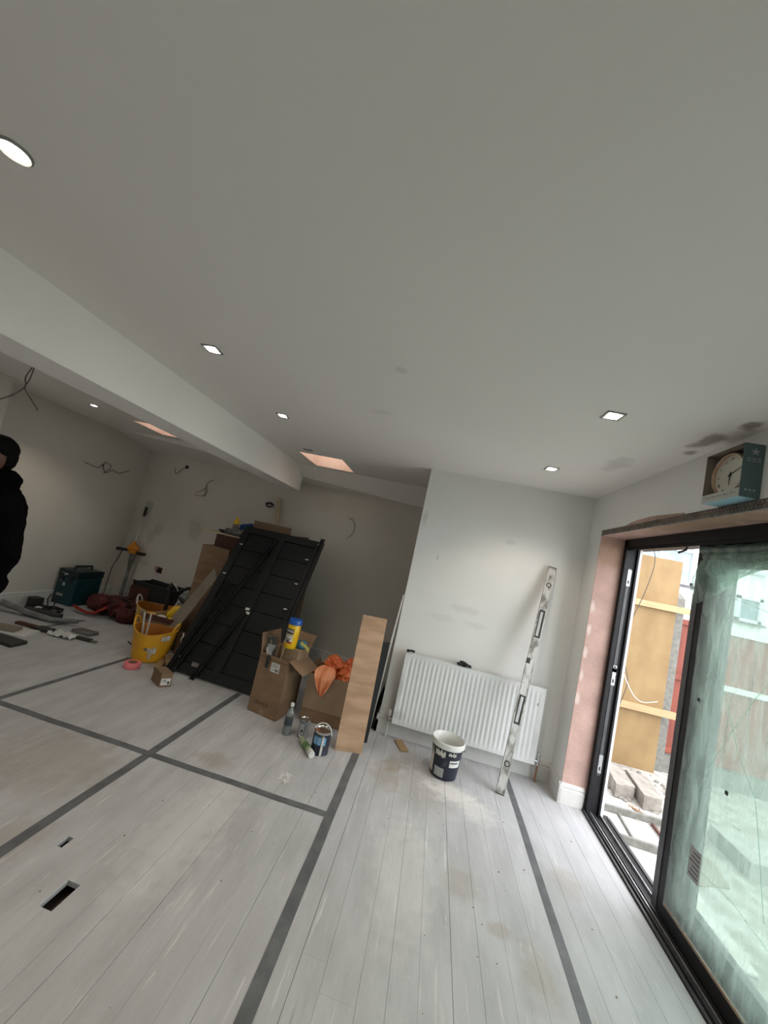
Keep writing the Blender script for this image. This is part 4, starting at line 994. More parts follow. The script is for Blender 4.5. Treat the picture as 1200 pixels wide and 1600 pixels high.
link('label', patch_on_cyl(.0342, -3.1, .2, .06, .14, 14, th=.0005), M['kraftgrey'], cn2)
link('cap', G().lathe([(.014, .195), (.016, .2), (.016, .222), (.01, .228)], 16), M['wipeyellow'], cn2, smooth=True)
g = G().ball((0, 0, .09), (.15, .09, .09)).ball((.1, 0, .05), (.1, .08, .05)).crumple(.02, 12, 4); o = link('blue_sack', g, M['bluesack']); fuse(o, .008, 1); crinkle(o, .03, 14); o.location = (-2.37, 4.58, 1.364); tag(o, 'blue folded sack on the thin board beside the yellow canister', 'sack')
g = G().ball((0, 0, .04), (.14, .07, .04)).ball((-.1, .0, .035), (.08, .06, .035)).crumple(.02, 15, 7); o = link('grey_sack', g, M['greysack']); fuse(o, .006, 1); crinkle(o, .03, 18); o.location = (-2.42, 4.42, 1.364); tag(o, 'grey crumpled film in front of the blue sack', 'plastic film')
g = G().ball((0, 0, .02), (.07, .04, .02)).crumple(.012, 20, 1); o = link('dark_rag', g, M['rag']); o.location = (-2.62, 4.44, 1.366); tag(o, 'dark rag at the left end of the thin board', 'rag')
# upright batten
g = G().slab((-1.975, 4.90, .001), (-1.92, 4.90, .001), (-2.29, 5.08, 1.98), (-2.345, 5.08, 1.98), .03)
tag(link('upright_batten', g, M['stud']), 'pale timber batten standing upright behind the leaning door leaf', 'batten')

# ---------------------------------------------------------------- far corner: mixer, toolbox, bag, loose tools
mx_ = thing('paddle_mixer', 'orange paddle mixer leaning head down in the far left corner', 'power tool', (-4.50, 5.27, .0))
link('shaft', G().tube([(-.03, .10, 1.44), (.03, .0, .82)], .010, 10), M['chrome'], mx_, smooth=True)
link('sleeve', G().tube([(-.03, .10, 1.44), (-.018, .08, 1.30)], .020, 10), M['rubber'], mx_, smooth=True)
g = G().ball((.03, 0, .80), (.10, .07, .06)).ball((.04, 0, .75), (.07, .06, .05)).capsule((.02, 0, .84), .05, (.02, 0, .87), .035); o = link('motor_housing', g, M['orange'], mx_); fuse(o, .009, 1)
link('handle', G().capsule((-.05, 0, .76), .022, (-.20, -.03, .75), .026), M['rubber'], mx_, smooth=True)
link('handle', G().capsule((.12, 0, .74), .022, (.25, -.02, .75), .026), M['rubber'], mx_, smooth=True)
link('gear_neck', G().tube([(.05, 0, .72), (.055, 0, .60), (.05, 0, .55), (.05, 0, .47)], [.045, .04, .028, .024], 12), M['dirtysteel'], mx_, smooth=True)
link('cord', G().tube([(-.14, 0, .74), (-.19, -.05, .45), (-.19, -.06, .2), (-.20, -.05, .01), (.0, -.04, .008)], .006, 6), M['rubber'], mx_, smooth=True)
link('lower_column', G().tube([(.05, 0, .47), (.04, .0, .002)], [.022, .030], 10), M['can'], mx_, smooth=True)

tbx = thing('toolbox', 'dark teal plastic tool case with carrying handle against the left wall', 'toolbox', (-4.602, 4.67, .001), (0, 0, -.03))
link('base', G().box(-.148, .148, -.19, .19, 0, .36), M['teal'], tbx, bevel=.012)
link('lid', G().box(-.153, .153, -.195, .195, .36, .45), M['tealdark'], tbx, bevel=.012)
link('handle', G().tube([(0, -.13, .445), (0, -.12, .495), (0, .12, .495), (0, .13, .445)], .014, 8), M['rubber'], tbx, smooth=True)
for x in (-.08, .06): link('latch', G().box(x - .025, x + .025, -.202, -.19, .30, .40), M['tealdark'], tbx, bevel=.003)
for (x, z, a, b) in ((-.075, .385, .03, .018), (-.02, .39, .02, .012), (-.09, .31, .014, .024), (-.03, .26, .02, .022), (-.05, .12, .05, .015)):
    link('sticker', G().box(x - a, x + a, -.1975 if z > .36 else -.1925, -.19, z - b, z + b), M['greyplastic'], tbx)

bg_ = thing('tool_bag', 'dark red fabric tool bag slumped before the teal tool case', 'bag', (-3.96, 4.62, .001))
random.seed(3); g = G()
for i in range(13): g.ball((random.uniform(-.32, .42), random.uniform(-.14, .16), random.uniform(.06, .16)), (random.uniform(.10, .16), random.uniform(.09, .13), random.uniform(.07, .12)), 14, 9)
g.crumple(.04, 8, 5); g.v = [Vector((p.x, p.y, max(p.z, 0))) for p in g.v]; o = link('body', g, M['redbag'], bg_); fuse(o, .011, 1); crinkle(o, .07, 9)
link('strap', G().tube([(-.36, -.22, .06), (-.25, -.26, .055), (-.1, -.28, .04), (.0, -.27, .06), (.08, -.2, .14)], .018, 8), M['redtrim'], bg_, smooth=True)
link('handle', G().tube([(.1, -.1, .16), (.15, -.13, .26), (.25, -.12, .27), (.3, -.08, .17)], .011, 8), M['rubber'], bg_, smooth=True)
link('buckle', G().ball((.13, -.17, .2), .015), M['chrome'], bg_, smooth=True)
random.seed(21)
# dark crate with brown front
cr_ = thing('black_crate', 'dark open crate with a brown side behind the plaster caked tub', 'crate', (-3.75, 5.14, .001), (0, 0, -.12))
link('body', G().box(-.35, .35, -.16, -.14, 0, .40).box(-.35, .35, .14, .16, 0, .40).box(-.35, -.33, -.16, .16, 0, .40).box(.33, .35, -.16, .16, 0, .40).box(-.35, .35, -.16, .16, 0, .01), M['ink'], cr_)
link('brown_side', G().box(-.36, -.02, -.172, -.16, 0, .34), M['maroon'], cr_)
link('rim', G().box(-.36, .36, -.17, -.15, .40, .415).box(-.36, .36, .15, .17, .40, .415), M['tealdark'], cr_)
hook = link('bent_bracket', G().tube([(-.07, 0, .012), (-.05, 0, .30), (0, 0, .50), (.1, 0, .43), (.16, 0, .35)], .009, 6), M['alu']); hook.location = (-3.60, 5.12, .0); tag(hook, 'bent pale metal bracket in the dark crate', 'bracket')
# grey tool standing (stapler/saw guide)
sw = thing('hand_saw', 'pale grey hand tool with black hooked handle above the caked tub', 'tool', (-3.14, 4.76, .001))
link('blade', G().add([(-.12, 0, 0), (.10, 0, 0), (.12, 0, .34), (.16, 0, .62), (.09, 0, .64), (.02, 0, .50), (-.05, 0, .42), (-.12, .02, 0), (.10, .02, 0), (.12, .02, .34), (.16, .02, .62), (.09, .02, .64), (.02, .02, .50), (-.05, .02, .42)],
    [tuple(range(7)), tuple(range(13, 6, -1))] + [(i, (i + 1) % 7, 7 + (i + 1) % 7, 7 + i) for i in range(7)]), M['greyplastic'], sw)
link('hook_handle', G().tube([(.12, .01, .55), (.13, .01, .68), (.19, .01, .70), (.22, .01, .66)], .014, 8), M['rubber'], sw, smooth=True)
link('label', G().box(.0, .07, -.003, 0, .48, .52), M['label'], sw)
for z in (.25, .32): link('hole', G().ball((-.03, -.002, z), (.012, .004, .012), 10, 6), M['ink'], sw)
gt = thing('green_planer', 'olive green power tool with black handle beside the tall carton', 'power tool', (-2.97, 4.66, .001))
g = G().capsule((0, 0, .15), .09, (.02, 0, .42), .07).ball((.04, 0, .40), (.11, .07, .07)); o = link('body', g, M['olive'], gt); fuse(o, .01, 1)
link('handle', G().tube([(-.16, 0, .50), (-.06, 0, .56), (.06, 0, .58), (.11, 0, .50)], .022, 10), M['rubber'], gt, smooth=True)
link('front_grip', G().capsule((-.12, -.02, .42), .022, (-.02, -.04, .38), .03), M['rubber'], gt, smooth=True)
# wall accessory (open back box with red wire) on the rear wall
sx_ = -4.02; sy_ = yback(sx_)
sck = thing('socket_box', 'open back box with red wires low on the rear wall', 'socket', (sx_, sy_, .56), (0, 0, -.108))
link('back_box', G().box(-.045, .045, -.006, 0, -.04, .045), M['maroon'], sck)
link('wire', G().tube([(-.02, -.006, .03), (-.06, -.03, .05), (-.05, -.035, .0), (-.02, -.03, -.03)], .006, 6), M['redtrim'], sck, smooth=True)
link('terminal', G().box(-.03, .03, -.025, -.004, -.015, .03), M['rubber'], sck)

# loose heap by the left wall: tray, cables, breaker, blade packets
hp_ = thing('cable_heap', 'heap of black cables and chargers at the foot of the left wall', 'cables', (-4.45, 4.15, .001))
g = G()
for k in range(4):
    P_ = []; ph = random.uniform(0, 6)
    for i in range(60):
        a = i * .35 + ph; P_.append((math.cos(a) * (.10 + .03 * math.sin(i * .7 + k)) + (k - 1.5) * .09, math.sin(a) * .09, .012 + .02 * k * .4 + .012 * math.sin(i * .5 + k)))
    g.tube(P_, .006, 6)
link('coil', g, M['rubber'], hp_, smooth=True, kind='stuff')
link('loop', G().tube([(.04, 0, .03), (.0, 0, .14), (.03, 0, .20), (.09, 0, .20), (.12, 0, .14), (.10, 0, .03)], .007, 8), M['rubber'], hp_, smooth=True)
link('charger', G().box(-.22, -.10, -.05, .06, .02, .12), M['cabledark'], hp_, bevel=.01)
link('plug', G().box(-.03, .02, -.10, -.05, .01, .05), M['whiteplastic'], hp_, bevel=.004)
ba = thing('grey_bar_tool', 'long grey and black tool lying before the cable heap', 'tool', (-4.12, 3.86, .03), (0, 0, .12))
link('bar', G().tube([(-.52, .0, .06), (-.2, 0, .02), (.1, 0, .0), (.36, .05, .03)], [.035, .03, .03, .022], 10), M['can'], ba, smooth=True)
link('housing', G().box(-.28, .12, .03, .12, -.028, .05), M['cabledark'], ba, bevel=.01)
hm = thing('flat_chisel', 'flat brown handled tool lying on the floor below the grey bar', 'tool', (-3.85, 3.63, .001), (0, 0, .05))
link('handle', G().box(-.30, -.05, -.028, .028, 0, .025), M['maroon'], hm, bevel=.006)
link('head', G().box(-.05, .12, -.05, .045, 0, .03), M['cabledark'], hm, bevel=.006)
g = G(); v = []
for i in range(13):
    for j in range(9):
        u, w_ = i / 12, j / 8; v.append((u * .26, w_ * .12 - .02 * u, .012 + .035 * abs(noise.noise(Vector((u * 4, w_ * 4, 2)))) * 2))
g.add(v, [(i * 9 + j, i * 9 + j + 1, (i + 1) * 9 + j + 1, (i + 1) * 9 + j) for i in range(12) for j in range(8)])
o = link('white_packet', g, M['label'], smooth=True); o.location = (-3.70, 3.55, .0); o.rotation_euler = (0, 0, .15); tag(o, 'crumpled white wrapper on the floor left of the front tub', 'wrapper')
o = link('clear_packet', G().box(-.11, .11, -.06, .06, 0, .03).crumple(.012, 16), M['greysack']); o.location = (-3.55, 3.85, .002); tag(o, 'grey clear blister packet between wrapper and red bag', 'packet')
pk = thing('utility_knife', 'dark utility knife lying right of the crumpled wrapper', 'knife', (-3.36, 3.68, .001), (0, 0, .1))
link('body', G().box(-.10, .06, -.02, .02, 0, .03), M['cabledark'], pk, bevel=.005); link('tip', G().box(.06, .12, -.012, .012, .006, .02), M['dirtysteel'], pk)
o = link('loose_cable', G().tube([(-3.1, 3.95, .006), (-3.0, 3.90, .006), (-2.92, 3.90, .006)], .006, 6), M['rubber'], smooth=True); tag(o, 'short dark cable on the floor just left of the front yellow tub', 'cable')
pp = thing('paper_pile', 'off white paper and folded cloth at the left picture edge on the floor', 'paper', (-3.92, 3.40, .001), (0, 0, .3))
link('sheet', G().box(-.22, .16, -.10, .12, 0, .02).crumple(.02, 7, 2), M['label'], pp)
link('sheet', G().box(-.25, .05, -.06, .06, .022, .05).crumple(.015, 9, 4), M['kraftgrey'], pp)
o = link('dark_tool_roll', G().box(-.26, .16, -.07, .07, 0, .03).crumple(.012, 9, 4), M['cabledark']); o.location = (-3.72, 3.18, .001); tag(o, 'flat dark tool roll in front of the papers at the left', 'tool roll')

# ---------------------------------------------------------------- cables on walls and ceiling
def cable(label, paths, m='cabledark', r=.0042, base=None):
    t = thing('cable_tail', label, 'cable', base or paths[0][0], group=None)
    B = Vector(base or paths[0][0])
    for P_ in paths:
        Q = []
        for i in range(len(P_) - 1):
            for q in range(6):
                s = q / 6; p0, p1 = Vector(P_[i]), Vector(P_[i + 1]); pm = Vector(P_[max(i - 1, 0)]); pn = Vector(P_[min(i + 2, len(P_) - 1)])
                Q.append(.5 * ((2 * p0) + (p1 - pm) * s + (2 * pm - 5 * p0 + 4 * p1 - pn) * s * s + (3 * p0 - pm - 3 * p1 + pn) * s ** 3) - B)
        Q.append(Vector(P_[-1]) - B)
        link('wire', G().tube(Q, r, 6), M[m], t, smooth=True)
    return t
cable('pair of dark cables hanging from the ceiling beyond the beam at the far left', [[(-3.64, 2.64, 2.44), (-3.66, 2.63, 2.34), (-3.62, 2.62, 2.26), (-3.72, 2.62, 2.17), (-3.90, 2.62, 2.08)], [(-3.62, 2.64, 2.44), (-3.60, 2.62, 2.32), (-3.62, 2.62, 2.25), (-3.52, 2.62, 2.16), (-3.40, 2.6, 2.08)]], 'cable', .005)
yw = XL
cable('tangle of dark cable tails sticking out of the left wall', [[(yw, 4.70, 1.86), (yw + .06, 4.62, 1.90), (yw + .08, 4.55, 1.84), (yw + .05, 4.45, 1.85), (yw + .06, 4.35, 1.86)], [(yw, 4.70, 1.86), (yw + .05, 4.72, 1.80), (yw + .08, 4.78, 1.86), (yw + .08, 4.9, 1.84), (yw + .1, 5.05, 1.93)], [(yw, 4.70, 1.86), (yw + .05, 4.66, 1.94), (yw + .08, 4.74, 1.90), (yw + .06, 4.68, 1.78)]], 'cabledark', .0042)
def bw(x, z, d=0): return (x, yback(x) - d, z)
cable('single curled cable from a dark hole high on the rear wall near the corner', [[bw(-4.05, 2.17, 0), bw(-4.08, 2.13, .05), bw(-4.14, 2.05, .06), bw(-4.19, 2.06, .05), bw(-4.22, 2.12, .04)]])
o = link('conduit_hole', G().lathe([(.028, 0), (.028, .01)], 14, Matrix.Translation(bw(-4.04, 2.18)) @ Matrix.Rotation(PI / 2, 4, 'X')), M['rubber']); tag(o, 'round dark cable outlet high on the rear wall near the corner', 'cable outlet')
cable('bunch of splayed cable tails in the middle of the rear wall', [[bw(-3.52, 2.06, 0), bw(-3.56, 2.0, .05), bw(-3.57, 1.90, .06), bw(-3.56, 1.82, .05), bw(-3.62, 1.78, .08), bw(-3.72, 1.79, .08)], [bw(-3.57, 1.92, .05), bw(-3.62, 1.86, .07), bw(-3.70, 1.82, .08)], [bw(-3.57, 1.95, .04), bw(-3.53, 1.86, .06), bw(-3.56, 1.78, .06)]])
cable('small coiled cable on the rear wall left of the upright batten', [[bw(-2.42, 1.87, 0), bw(-2.47, 1.90, .03), bw(-2.53, 1.87, .04), bw(-2.48, 1.83, .04), bw(-2.42, 1.86, .04), bw(-2.47, 1.885, .05), bw(-2.52, 1.86, .04)]], r=.008)
cable('thin curved wire hanging on the rear wall right of the door leaf', [[bw(-1.27, 1.90, 0), bw(-1.20, 1.89, .02), bw(-1.15, 1.80, .03), bw(-1.17, 1.70, .03), bw(-1.23, 1.63, .02)]], 'cable', .004)

# ---------------------------------------------------------------- clock in its box above the door
BX0, BX1, BY0, BY1, BZ0, BZ1 = 1.185, XR - .001, 1.80, 2.035, Z_OP + .037, 2.365
cb = thing('clock_box', 'teal window carton holding a round clock, resting above the door head', 'box', (BX0, BY0, BZ0))
w3, l3, h3 = BX1 - BX0, BY1 - BY0, BZ1 - BZ0; t3 = .003
link('bottom', G().box(0, w3, 0, l3, 0, t3), M['clockblue'], cb)
link('lower_band', G().box(-.001, 0, 0, l3, 0, .038), M['clocklight'], cb)
link('end_panel', G().box(0, w3, -.001, t3, 0, h3), M['clockbox'], cb)
link('end_panel', G().box(0, w3, l3 - t3, l3, 0, h3), M['kraftgrey'], cb)
link('top', G().box(0, w3, 0, l3, h3 - t3, h3), M['kraftgrey'], cb)
link('back', G().box(w3 - t3, w3, 0, l3, 0, h3), M['kraftgrey'], cb)
g = G(); P_ = []
for i in range(10):
    r_ = .019 if i % 2 == 0 else .0078; a = PI / 2 + i * PI / 5; P_.append((r_ * math.cos(a), r_ * math.sin(a)))
mf = frame_to((w3 * .55, -.0012, h3 - .036), (1, 0, 0), (0, 0, 1)); g.prism(P_, 0, .0008, mf); link('star_print', g, M['star'], cb)
for q in range(3): link('dot_print', G().lathe([(.0052, 0), (.0052, .0008)], 14, frame_to((.022 + q * .016, -.0012, .032), (1, 0, 0), (0, 0, 1))), M['star'], cb)
g = G()
for q in range(6): g.box(.014 + (q % 3) * .02, .028 + (q % 3) * .02, -.0018, -.001, h3 - .070 - (q // 3) * .010, h3 - .066 - (q // 3) * .010)
link('small_print', g, M['star'], cb)
g = G()
for q in range(11): g.box(-.0017, -.001, .02 + q * .019, .032 + q * .019, .018, .021 + .003 * (q % 2))
link('small_print', g, M['can'], cb)
ck = thing('wall_clock', 'round rose gold rimmed clock with a cream roman numeral face', 'clock', (BX0 + .045, 1.925, BZ0 + .128), (0, -PI / 2, 0))
link('rim', G().lathe([(.096, -.02), (.102, -.02), (.1035, .0), (.102, .018), (.098, .022), (.096, .018), (.096, -.02)], 48, closed=True), M['rosegold'], ck, smooth=True)
link('case', G().lathe([(.098, -.035), (.098, -.0), (.097, .0)], 40), M['orange'], ck, smooth=True)
fc = link('face', G().lathe([(.097, .0), (.097, .004)], 48), M['clockface'], ck)
# numerals: local plane x (up/down), y; after -90deg about Y local z points to -X, local x points up
num = ['XII', 'I', 'II', 'III', 'IV', 'V', 'VI', 'VII', 'VIII', 'IX', 'X', 'XI']
for i, nm in enumerate(num):
    a = -i * PI / 6     # clockwise as seen from the room
    mm_ = Matrix.Rotation(a, 4, 'Z') @ Matrix.Translation((.078, 0, .0045)) @ Matrix.Rotation(-PI / 2, 4, 'Z')
    text_mesh(nm, .017, mm_, 'numeral', M['can'], fc, .0003, sx=.8)
for nm, ln, wd, a in (('hour_hand', .048, .0035, -PI * (2 * 6.1 / 12)), ('minute_hand', .075, .0022, -PI * 2 * (11.5 / 60) )):
    link(nm, G().prism([(-.014, -wd), (ln, -wd * .4), (ln, wd * .4), (-.014, wd)], .007, .0085, Matrix.Rotation(a, 4, 'Z')), M['ink'], ck)
link('hub', G().lathe([(.004, .004), (.004, .011)], 12), M['ink'], ck)

# ---------------------------------------------------------------- outside
gnd = struct('ground', G().box(1.62, 22, -9, 24, -.30, -.14), M['ground'])
struct('outer_wall', G().box(1.545, 1.566, Y_OP1 - .045, 6.3, -.14, 3.0), M['render'])
# plywood sheet and battens screening the fence
po = thing('plywood_screen', 'tall yellow plywood sheet standing outside in front of the fence post', 'board', (2.29, 4.88, -.14))
link('sheet', G().box(-.03, .445, -.012, .006, 0, 2.33), M['plyout'], po)
for z, lb_ in ((1.64, 'upper'), (.50, 'lower')):
    o = link('batten', G().box(-.04, .60, -.045, .0, -.035, .035), M['batten'], bevel=.002); o.location = (2.26, 4.867, z); o.rotation_euler = (0, -.015, 0)
    tag(o, lb_ + ' horizontal softwood batten fixed across the yellow plywood outside', 'batten')
fp = thing('fence_post', 'grey concrete fence post beside the yellow plywood sheet', 'post', (2.83, 5.02, -.14))
link('shaft', G().box(-.06, .045, -.05, .05, 0, 1.92), M['conc'], fp, bevel=.006)
link('cap', G().add([(-.06, -.05, 1.92), (.045, -.05, 1.92), (.045, .05, 1.92), (-.06, .05, 1.92), (0, 0, 1.99)], [(0, 1, 4), (1, 2, 4), (2, 3, 4), (3, 0, 4), (0, 3, 2, 1)]), M['conc'], fp)
fe = thing('fence', 'red stained boarded fence panel on a concrete gravel board', 'fence', (2.877, 5.02, -.14))
for i in range(34):
    link('board', G().box(i * .10 + .002, i * .10 + .096, -.012 + .006 * (i % 2), .01, .20, 1.66 + .01 * math.sin(i * 3)), M['red'], fe)
for z in (.22, 1.02, 1.64):
    link('rail', G().box(0, .34, -.04, -.012, z, z + .06), M['red'], fe); link('rail', G().box(.34, 3.4, -.04, -.012, z, z + .06), M['greyrail'] if z > 1 else M['red'], fe)
link('gravel_board', G().box(0, 3.4, -.025, .025, 0, .19), M['conc'], fe, bevel=.004)
# far white house
hs = thing('white_house', 'white rendered house with upvc windows beyond the fence', 'house', (8, 10, -.14))
link('wall', G().box(-8, 8, 0, .3, 0, 6.5), M['render'], hs)
def hwin(x0, x1, z0, z1, cols, tz=.66):
    f_ = link('window', G().box(x0 - 8, x1 - 8, -.06, .0, z0, z0 + .07).box(x0 - 8, x1 - 8, -.06, 0, z1 - .07, z1).box(x0 - 8, x0 - 7.93, -.06, 0, z0, z1).box(x1 - 8.07, x1 - 8, -.06, 0, z0, z1), M['upvc'], hs)
    g = G()
    for c_ in range(1, cols): xx = x0 - 8 + (x1 - x0) * c_ / cols; g.box(xx - .035, xx + .035, -.055, 0, z0, z1)
    zt = z0 + (z1 - z0) * tz; g.box(x0 - 8, x1 - 8, -.055, 0, zt - .035, zt + .035); link('glazing_bar', g, M['upvc'], f_)
    link('pane', G().box(x0 - 7.93, x1 - 8.07, -.02, -.01, z0 + .07, z1 - .07), M['winglass'], f_)
    link('sill', G().box(x0 - 8.06, x1 - 7.94, -.12, 0, z0 - .05, z0), M['dgrey'], f_)
hwin(4.35, 5.85, 2.47, 3.75, 2, .62)
hwin(6.80, 7.32, 1.93, 2.50, 1, 2)
hwin(8.4, 9.4, 2.2, 3.4, 2)
link('string_course', G().box(-8, 8, -.04, 0, 1.62, 1.70), M['greyrail'], hs)
# grey block lying materials
def block(label, poly, z1_, th, m, name, cat, group=None):
    cx = sum(p[0] for p in poly) / len(poly); cy = sum(p[1] for p in poly) / len(poly)
    o = link(name, G().prism([(p[0] - cx, p[1] - cy) for p in poly], 0, th), M[m], bevel=.004); o.location = (cx, cy, z1_ - th); return tag(o, label, cat, group)
block('thick dusty stone slab outside nearest the door jamb', [(1.978, 4.037), (2.162, 4.086), (2.209, 4.464), (2.051, 4.456)], -.02, .12, 'stone', 'stone_slab', 'stone slab', 'stone slabs outside the door')
block('thick dusty stone slab outside nearest the concrete fence post', [(2.18, 3.967), (2.34, 3.986), (2.42, 4.417), (2.245, 4.446)], -.02, .12, 'stone', 'stone_slab', 'stone slab', 'stone slabs outside the door')
block('large dusty white board lying flat on the ground outside the door', [(1.66, 2.5), (2.02, 2.5), (2.10, 3.75), (2.02, 4.0), (1.66, 3.98)], -.125, .014, 'whiteboard', 'flat_board', 'board')
block('second dusty board beneath the timbers outside, nearer the fence', [(2.06, 3.1), (2.36, 3.2), (2.42, 3.45), (2.16, 3.72)], -.130, .009, 'kraftgrey', 'flat_board', 'board')
def bar3(label, a, b, w_, h, z, m):
    a = Vector((*a, z)); b = Vector((*b, z)); d = b - a; o = link('timber_bar', G().box(0, d.length, -w_, w_, 0, h), M[m], bevel=.002); o.location = a; o.rotation_euler = (0, 0, math.atan2(d.y, d.x)); return tag(o, label, 'timber')
block('low pale concrete step outside seen through the filmed pane', [(2.6, 3.38), (4.0, 3.38), (4.0, 3.78), (2.6, 3.80)], -.02, .12, 'conc2', 'concrete_step', 'step')
bar3('grey timber bar lying outside across the boards, farther from the door', (1.70, 3.72), (2.22, 3.74), .014, .05, -.124, 'conc')
bar3('grey timber bar lying outside across the boards, nearer the door', (1.66, 3.33), (2.12, 3.31), .014, .05, -.124, 'conc')
bar3('thin batten joining the two grey timber bars outside', (1.865, 3.70), (1.825, 3.345), .008, .02, -.124, 'conc')
bar3('thin dark batten beside the grey timber bars near the fence', (2.12, 3.70), (2.08, 3.1), .01, .02, -.124, 'maroon')
bar3('white painted stick lying in front of the stone slabs', (2.13, 3.90), (2.42, 3.86), .012, .02, -.139, 'whiteplastic')
bar3('brown stick lying among the rubble before the stone slabs', (2.05, 3.94), (2.4, 3.62), .01, .018, -.139, 'kraft2')
g = G(); random.seed(9)
for i in range(150):
    s_ = random.uniform(.008, .028); g.ball((random.uniform(2.0, 2.7), random.uniform(3.6, 4.8), -.14 + s_ * .3), (s_, s_ * .8, s_ * .6), 6, 4)
tag(link('rubble', g, M['stone'], kind='stuff'), 'small loose rubble on the ground around the stone slabs', 'rubble')
cable('thin black cable hanging outside in front of the yellow plywood', [[(1.568, 3.72, 2.46), (1.70, 3.7, 2.30), (1.85, 3.7, 2.05), (1.82, 3.7, 1.75), (1.74, 3.7, 1.45), (1.70, 3.7, 1.2), (1.78, 3.7, .95), (1.74, 3.7, .7), (1.70, 3.7, .4)]], 'cabledark', .003)
cable('thin pale cable looping outside near the door jamb', [[(1.568, 3.6, 1.30), (1.72, 3.6, .97), (1.84, 3.6, .83), (1.98, 3.6, .86)]], 'wirewhite', .003)

# paint splash on the floor boards
g = G(); random.seed(5)
for i in range(14):
    a = random.uniform(0, 6.28); L_ = random.uniform(.03, .09); c_ = (-.675 + random.uniform(-.03, .03), 2.60 + random.uniform(-.04, .05))
    d = Vector((math.cos(a), math.sin(a))); n = Vector((-d.y, d.x)) * random.uniform(.004, .012)
    g.add([(c_[0] - n.x, c_[1] - n.y, .0006), (c_[0] + d.x * L_, c_[1] + d.y * L_, .0006), (c_[0] + n.x, c_[1] + n.y, .0006), (c_[0] - n.x, c_[1] - n.y, .002), (c_[0] + d.x * L_, c_[1] + d.y * L_, .0012), (c_[0] + n.x, c_[1] + n.y, .002)],
          [(3, 4, 5), (0, 2, 1), (0, 1, 4, 3), (1, 2, 5, 4), (2, 0, 3, 5)])
tag(link('plaster_splat', g, M['label']), 'white plaster splat on the floor beside the cross tape', 'splat')

# ---------------------------------------------------------------- person
# local frame: faces +x, feet at origin
ps = thing('person', 'person in a black hooded top and black trousers standing at the left picture edge', 'person', (-2.545, 1.80, 0), (0, 0, PI + 1.22))
g = G()
g.capsule((.01, 0, 1.38), .058, (.02, 0, 1.50), .055)                                   # neck
g.ball((.025, 0, 1.625), (.098, .076, .108), 24, 16)                                     # skull
g.ball((.055, 0, 1.565), (.068, .058, .065), 18, 12)                                     # jaw
g.capsule((.118, 0, 1.625), .010, (.135, 0, 1.585), .014, 10)                            # nose
g.ball((.118, 0, 1.553), (.016, .024, .012), 12, 8)                                      # mouth
g.ball((.105, 0, 1.650), (.02, .05, .010), 12, 8)                                        # brow
for s in (-1, 1):
    g.ball((.022, s * .082, 1.607), (.022, .014, .033), 12, 8)                           # ears
    g.capsule((-.03, s * .17, 1.37), .048, (-.10, s * .235, 1.12), .040); g.capsule((-.10, s * .235, 1.12), .038, (-.09, s * .25, .90), .026)
    g.capsule((.0, s * .09, .93), .085, (.01, s * .10, .50), .055); g.capsule((.01, s * .10, .50), .052, (-.01, s * .10, .09), .036)
    g.capsule((-.03, s * .10, .045), .036, (.14, s * .11, .035), .032)
    wx = -.095
    g.ball((wx + .005, s * .252, .82), (.034, .020, .048), 14, 10)                       # palm
    for k in range(4):
        fx = wx - .024 + k * .018; L_ = (.032, .040, .042, .036)[k]
        g.capsule((fx, s * .254, .79), .0088, (fx + .004, s * .256, .79 - L_), .0082, 8); g.capsule((fx + .004, s * .256, .79 - L_), .0082, (fx + .012, s * .246, .79 - L_ * 1.8), .007, 8)
    g.capsule((wx + .03, s * .245, .84), .011, (wx + .048, s * .236, .80), .009, 8); g.capsule((wx + .048, s * .236, .80), .009, (wx + .050, s * .230, .772), .008, 8)
g.capsule((0, -.12, 1.34), .09, (0, .12, 1.34), .09); g.capsule((0, -.07, 1.15), .11, (0, .07, 1.15), .11); g.capsule((0, -.07, .96), .11, (0, .07, .96), .11); g.capsule((0, 0, 1.3), .11, (0, 0, .97), .12)
o = link('body', g, M['skin'], ps); fuse(o, .0055, 2)
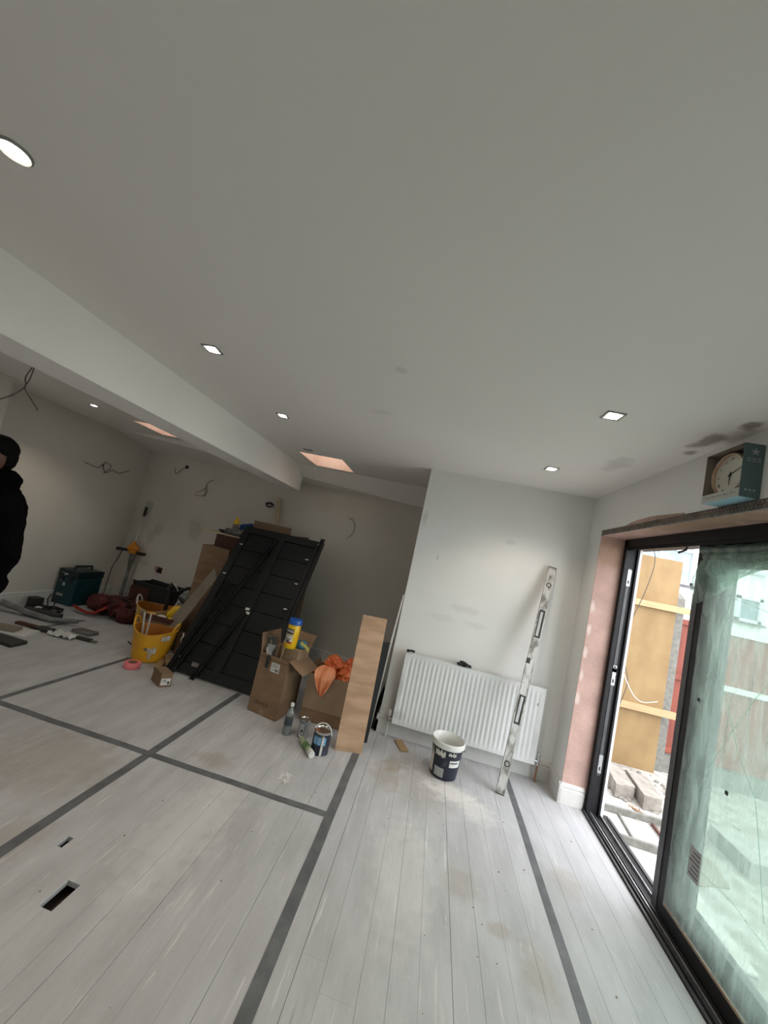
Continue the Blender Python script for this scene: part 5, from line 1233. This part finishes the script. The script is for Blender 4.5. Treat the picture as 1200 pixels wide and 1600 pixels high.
# hooded top
g = G()
g.capsule((-.01, -.13, 1.34), .105, (-.01, .13, 1.34), .105); g.capsule((0, -.09, 1.15), .135, (0, .09, 1.15), .135); g.capsule((0, -.08, .98), .14, (0, .08, .98), .14); g.capsule((0, 0, 1.36), .13, (0, 0, 1.0), .15)
g.capsule((-.10, -.05, 1.42), .055, (-.10, .05, 1.42), .055); g.capsule((-.13, -.04, 1.38), .06, (-.13, .04, 1.38), .06)          # hood bunched on the back
g.capsule((-.06, -.06, 1.475), .045, (.05, -.06, 1.45), .035); g.capsule((-.06, .06, 1.475), .045, (.05, .06, 1.45), .035); g.capsule((-.085, -.05, 1.495), .058, (-.085, .05, 1.495), .058); g.capsule((-.02, 0, 1.40), .085, (-.01, 0, 1.47), .075)
for s in (-1, 1):
    g.capsule((-.04, s * .195, 1.365), .085, (-.10, s * .245, 1.12), .070); g.capsule((-.10, s * .24, 1.12), .064, (-.09, s * .252, .93), .046)
    g.capsule((-.07, s * .13, 1.35), .095, (-.09, s * .17, 1.12), .09); g.capsule((-.08, s * .06, 1.36), .10, (-.085, s * .08, 1.08), .105)
    g.capsule((-.08, s * .10, 1.25), .11, (-.09, s * .10, 1.05), .10)
    g.capsule((-.05, s * .15, 1.1), .06, (-.09, s * .08, 1.0), .06)
for i, p in enumerate(g.v): g.v[i] = p + noise.noise_vector(p * 7) * .014 + noise.noise_vector(p * 18) * .006
o = link('hooded_top', g, M['cloth'], ps); fuse(o, .008, 1); crinkle(o, .022, 9)
g = G()
g.capsule((0, -.07, .95), .125, (0, .07, .95), .125)
for s in (-1, 1): g.capsule((.0, s * .09, .92), .105, (.01, s * .10, .50), .078); g.capsule((.01, s * .10, .50), .076, (-.01, s * .10, .09), .062)
for i, p in enumerate(g.v): g.v[i] = p + noise.noise_vector(p * 8) * .010
o = link('trousers', g, M['cloth'], ps); fuse(o, .009, 1)
for s in (-1, 1):
    g = G().capsule((-.04, s * .10, .048), .047, (.15, s * .11, .042), .041); g.v = [Vector((p.x, p.y, max(p.z, .002))) for p in g.v]; o = link('shoe', g, M['rubber'], ps); fuse(o, .007, 1)
# hair: shell over the skull, beard
g = G().ball((-.004, 0, 1.672), (.100, .079, .076), 24, 16).ball((-.062, 0, 1.620), (.044, .066, .070), 18, 12).capsule((.06, -.04, 1.72), .032, (.06, .04, 1.72), .032)
for i, p in enumerate(g.v): g.v[i] = p + noise.noise_vector(p * 40) * .006
o = link('hair', g, M['hair'], ps); fuse(o, .006, 1)
g = G()
for i in range(13):
    a = -1.35 + 2.7 * i / 12; g.ball((.035 + .078 * math.cos(a), .068 * math.sin(a), 1.555 + .045 * (abs(a) / 1.35) ** 2), (.020, .020, .030), 10, 8)
g.ball((.08, 0, 1.515), (.045, .05, .025), 14, 8)
o = link('beard', g, M['hair'], ps); fuse(o, .005, 1)
for s in (-1, 1):
    e = link('eye', G().ball((.108, s * .030, 1.625), .012, 12, 8), M['eye'], ps, smooth=True); link('iris', G().ball((.117, s * .030, 1.625), .0055, 10, 6), M['ink'], e, smooth=True)
    link('eyebrow', G().capsule((.118, s * .016, 1.650), .004, (.106, s * .046, 1.652), .0035), M['hair'], ps, smooth=True)
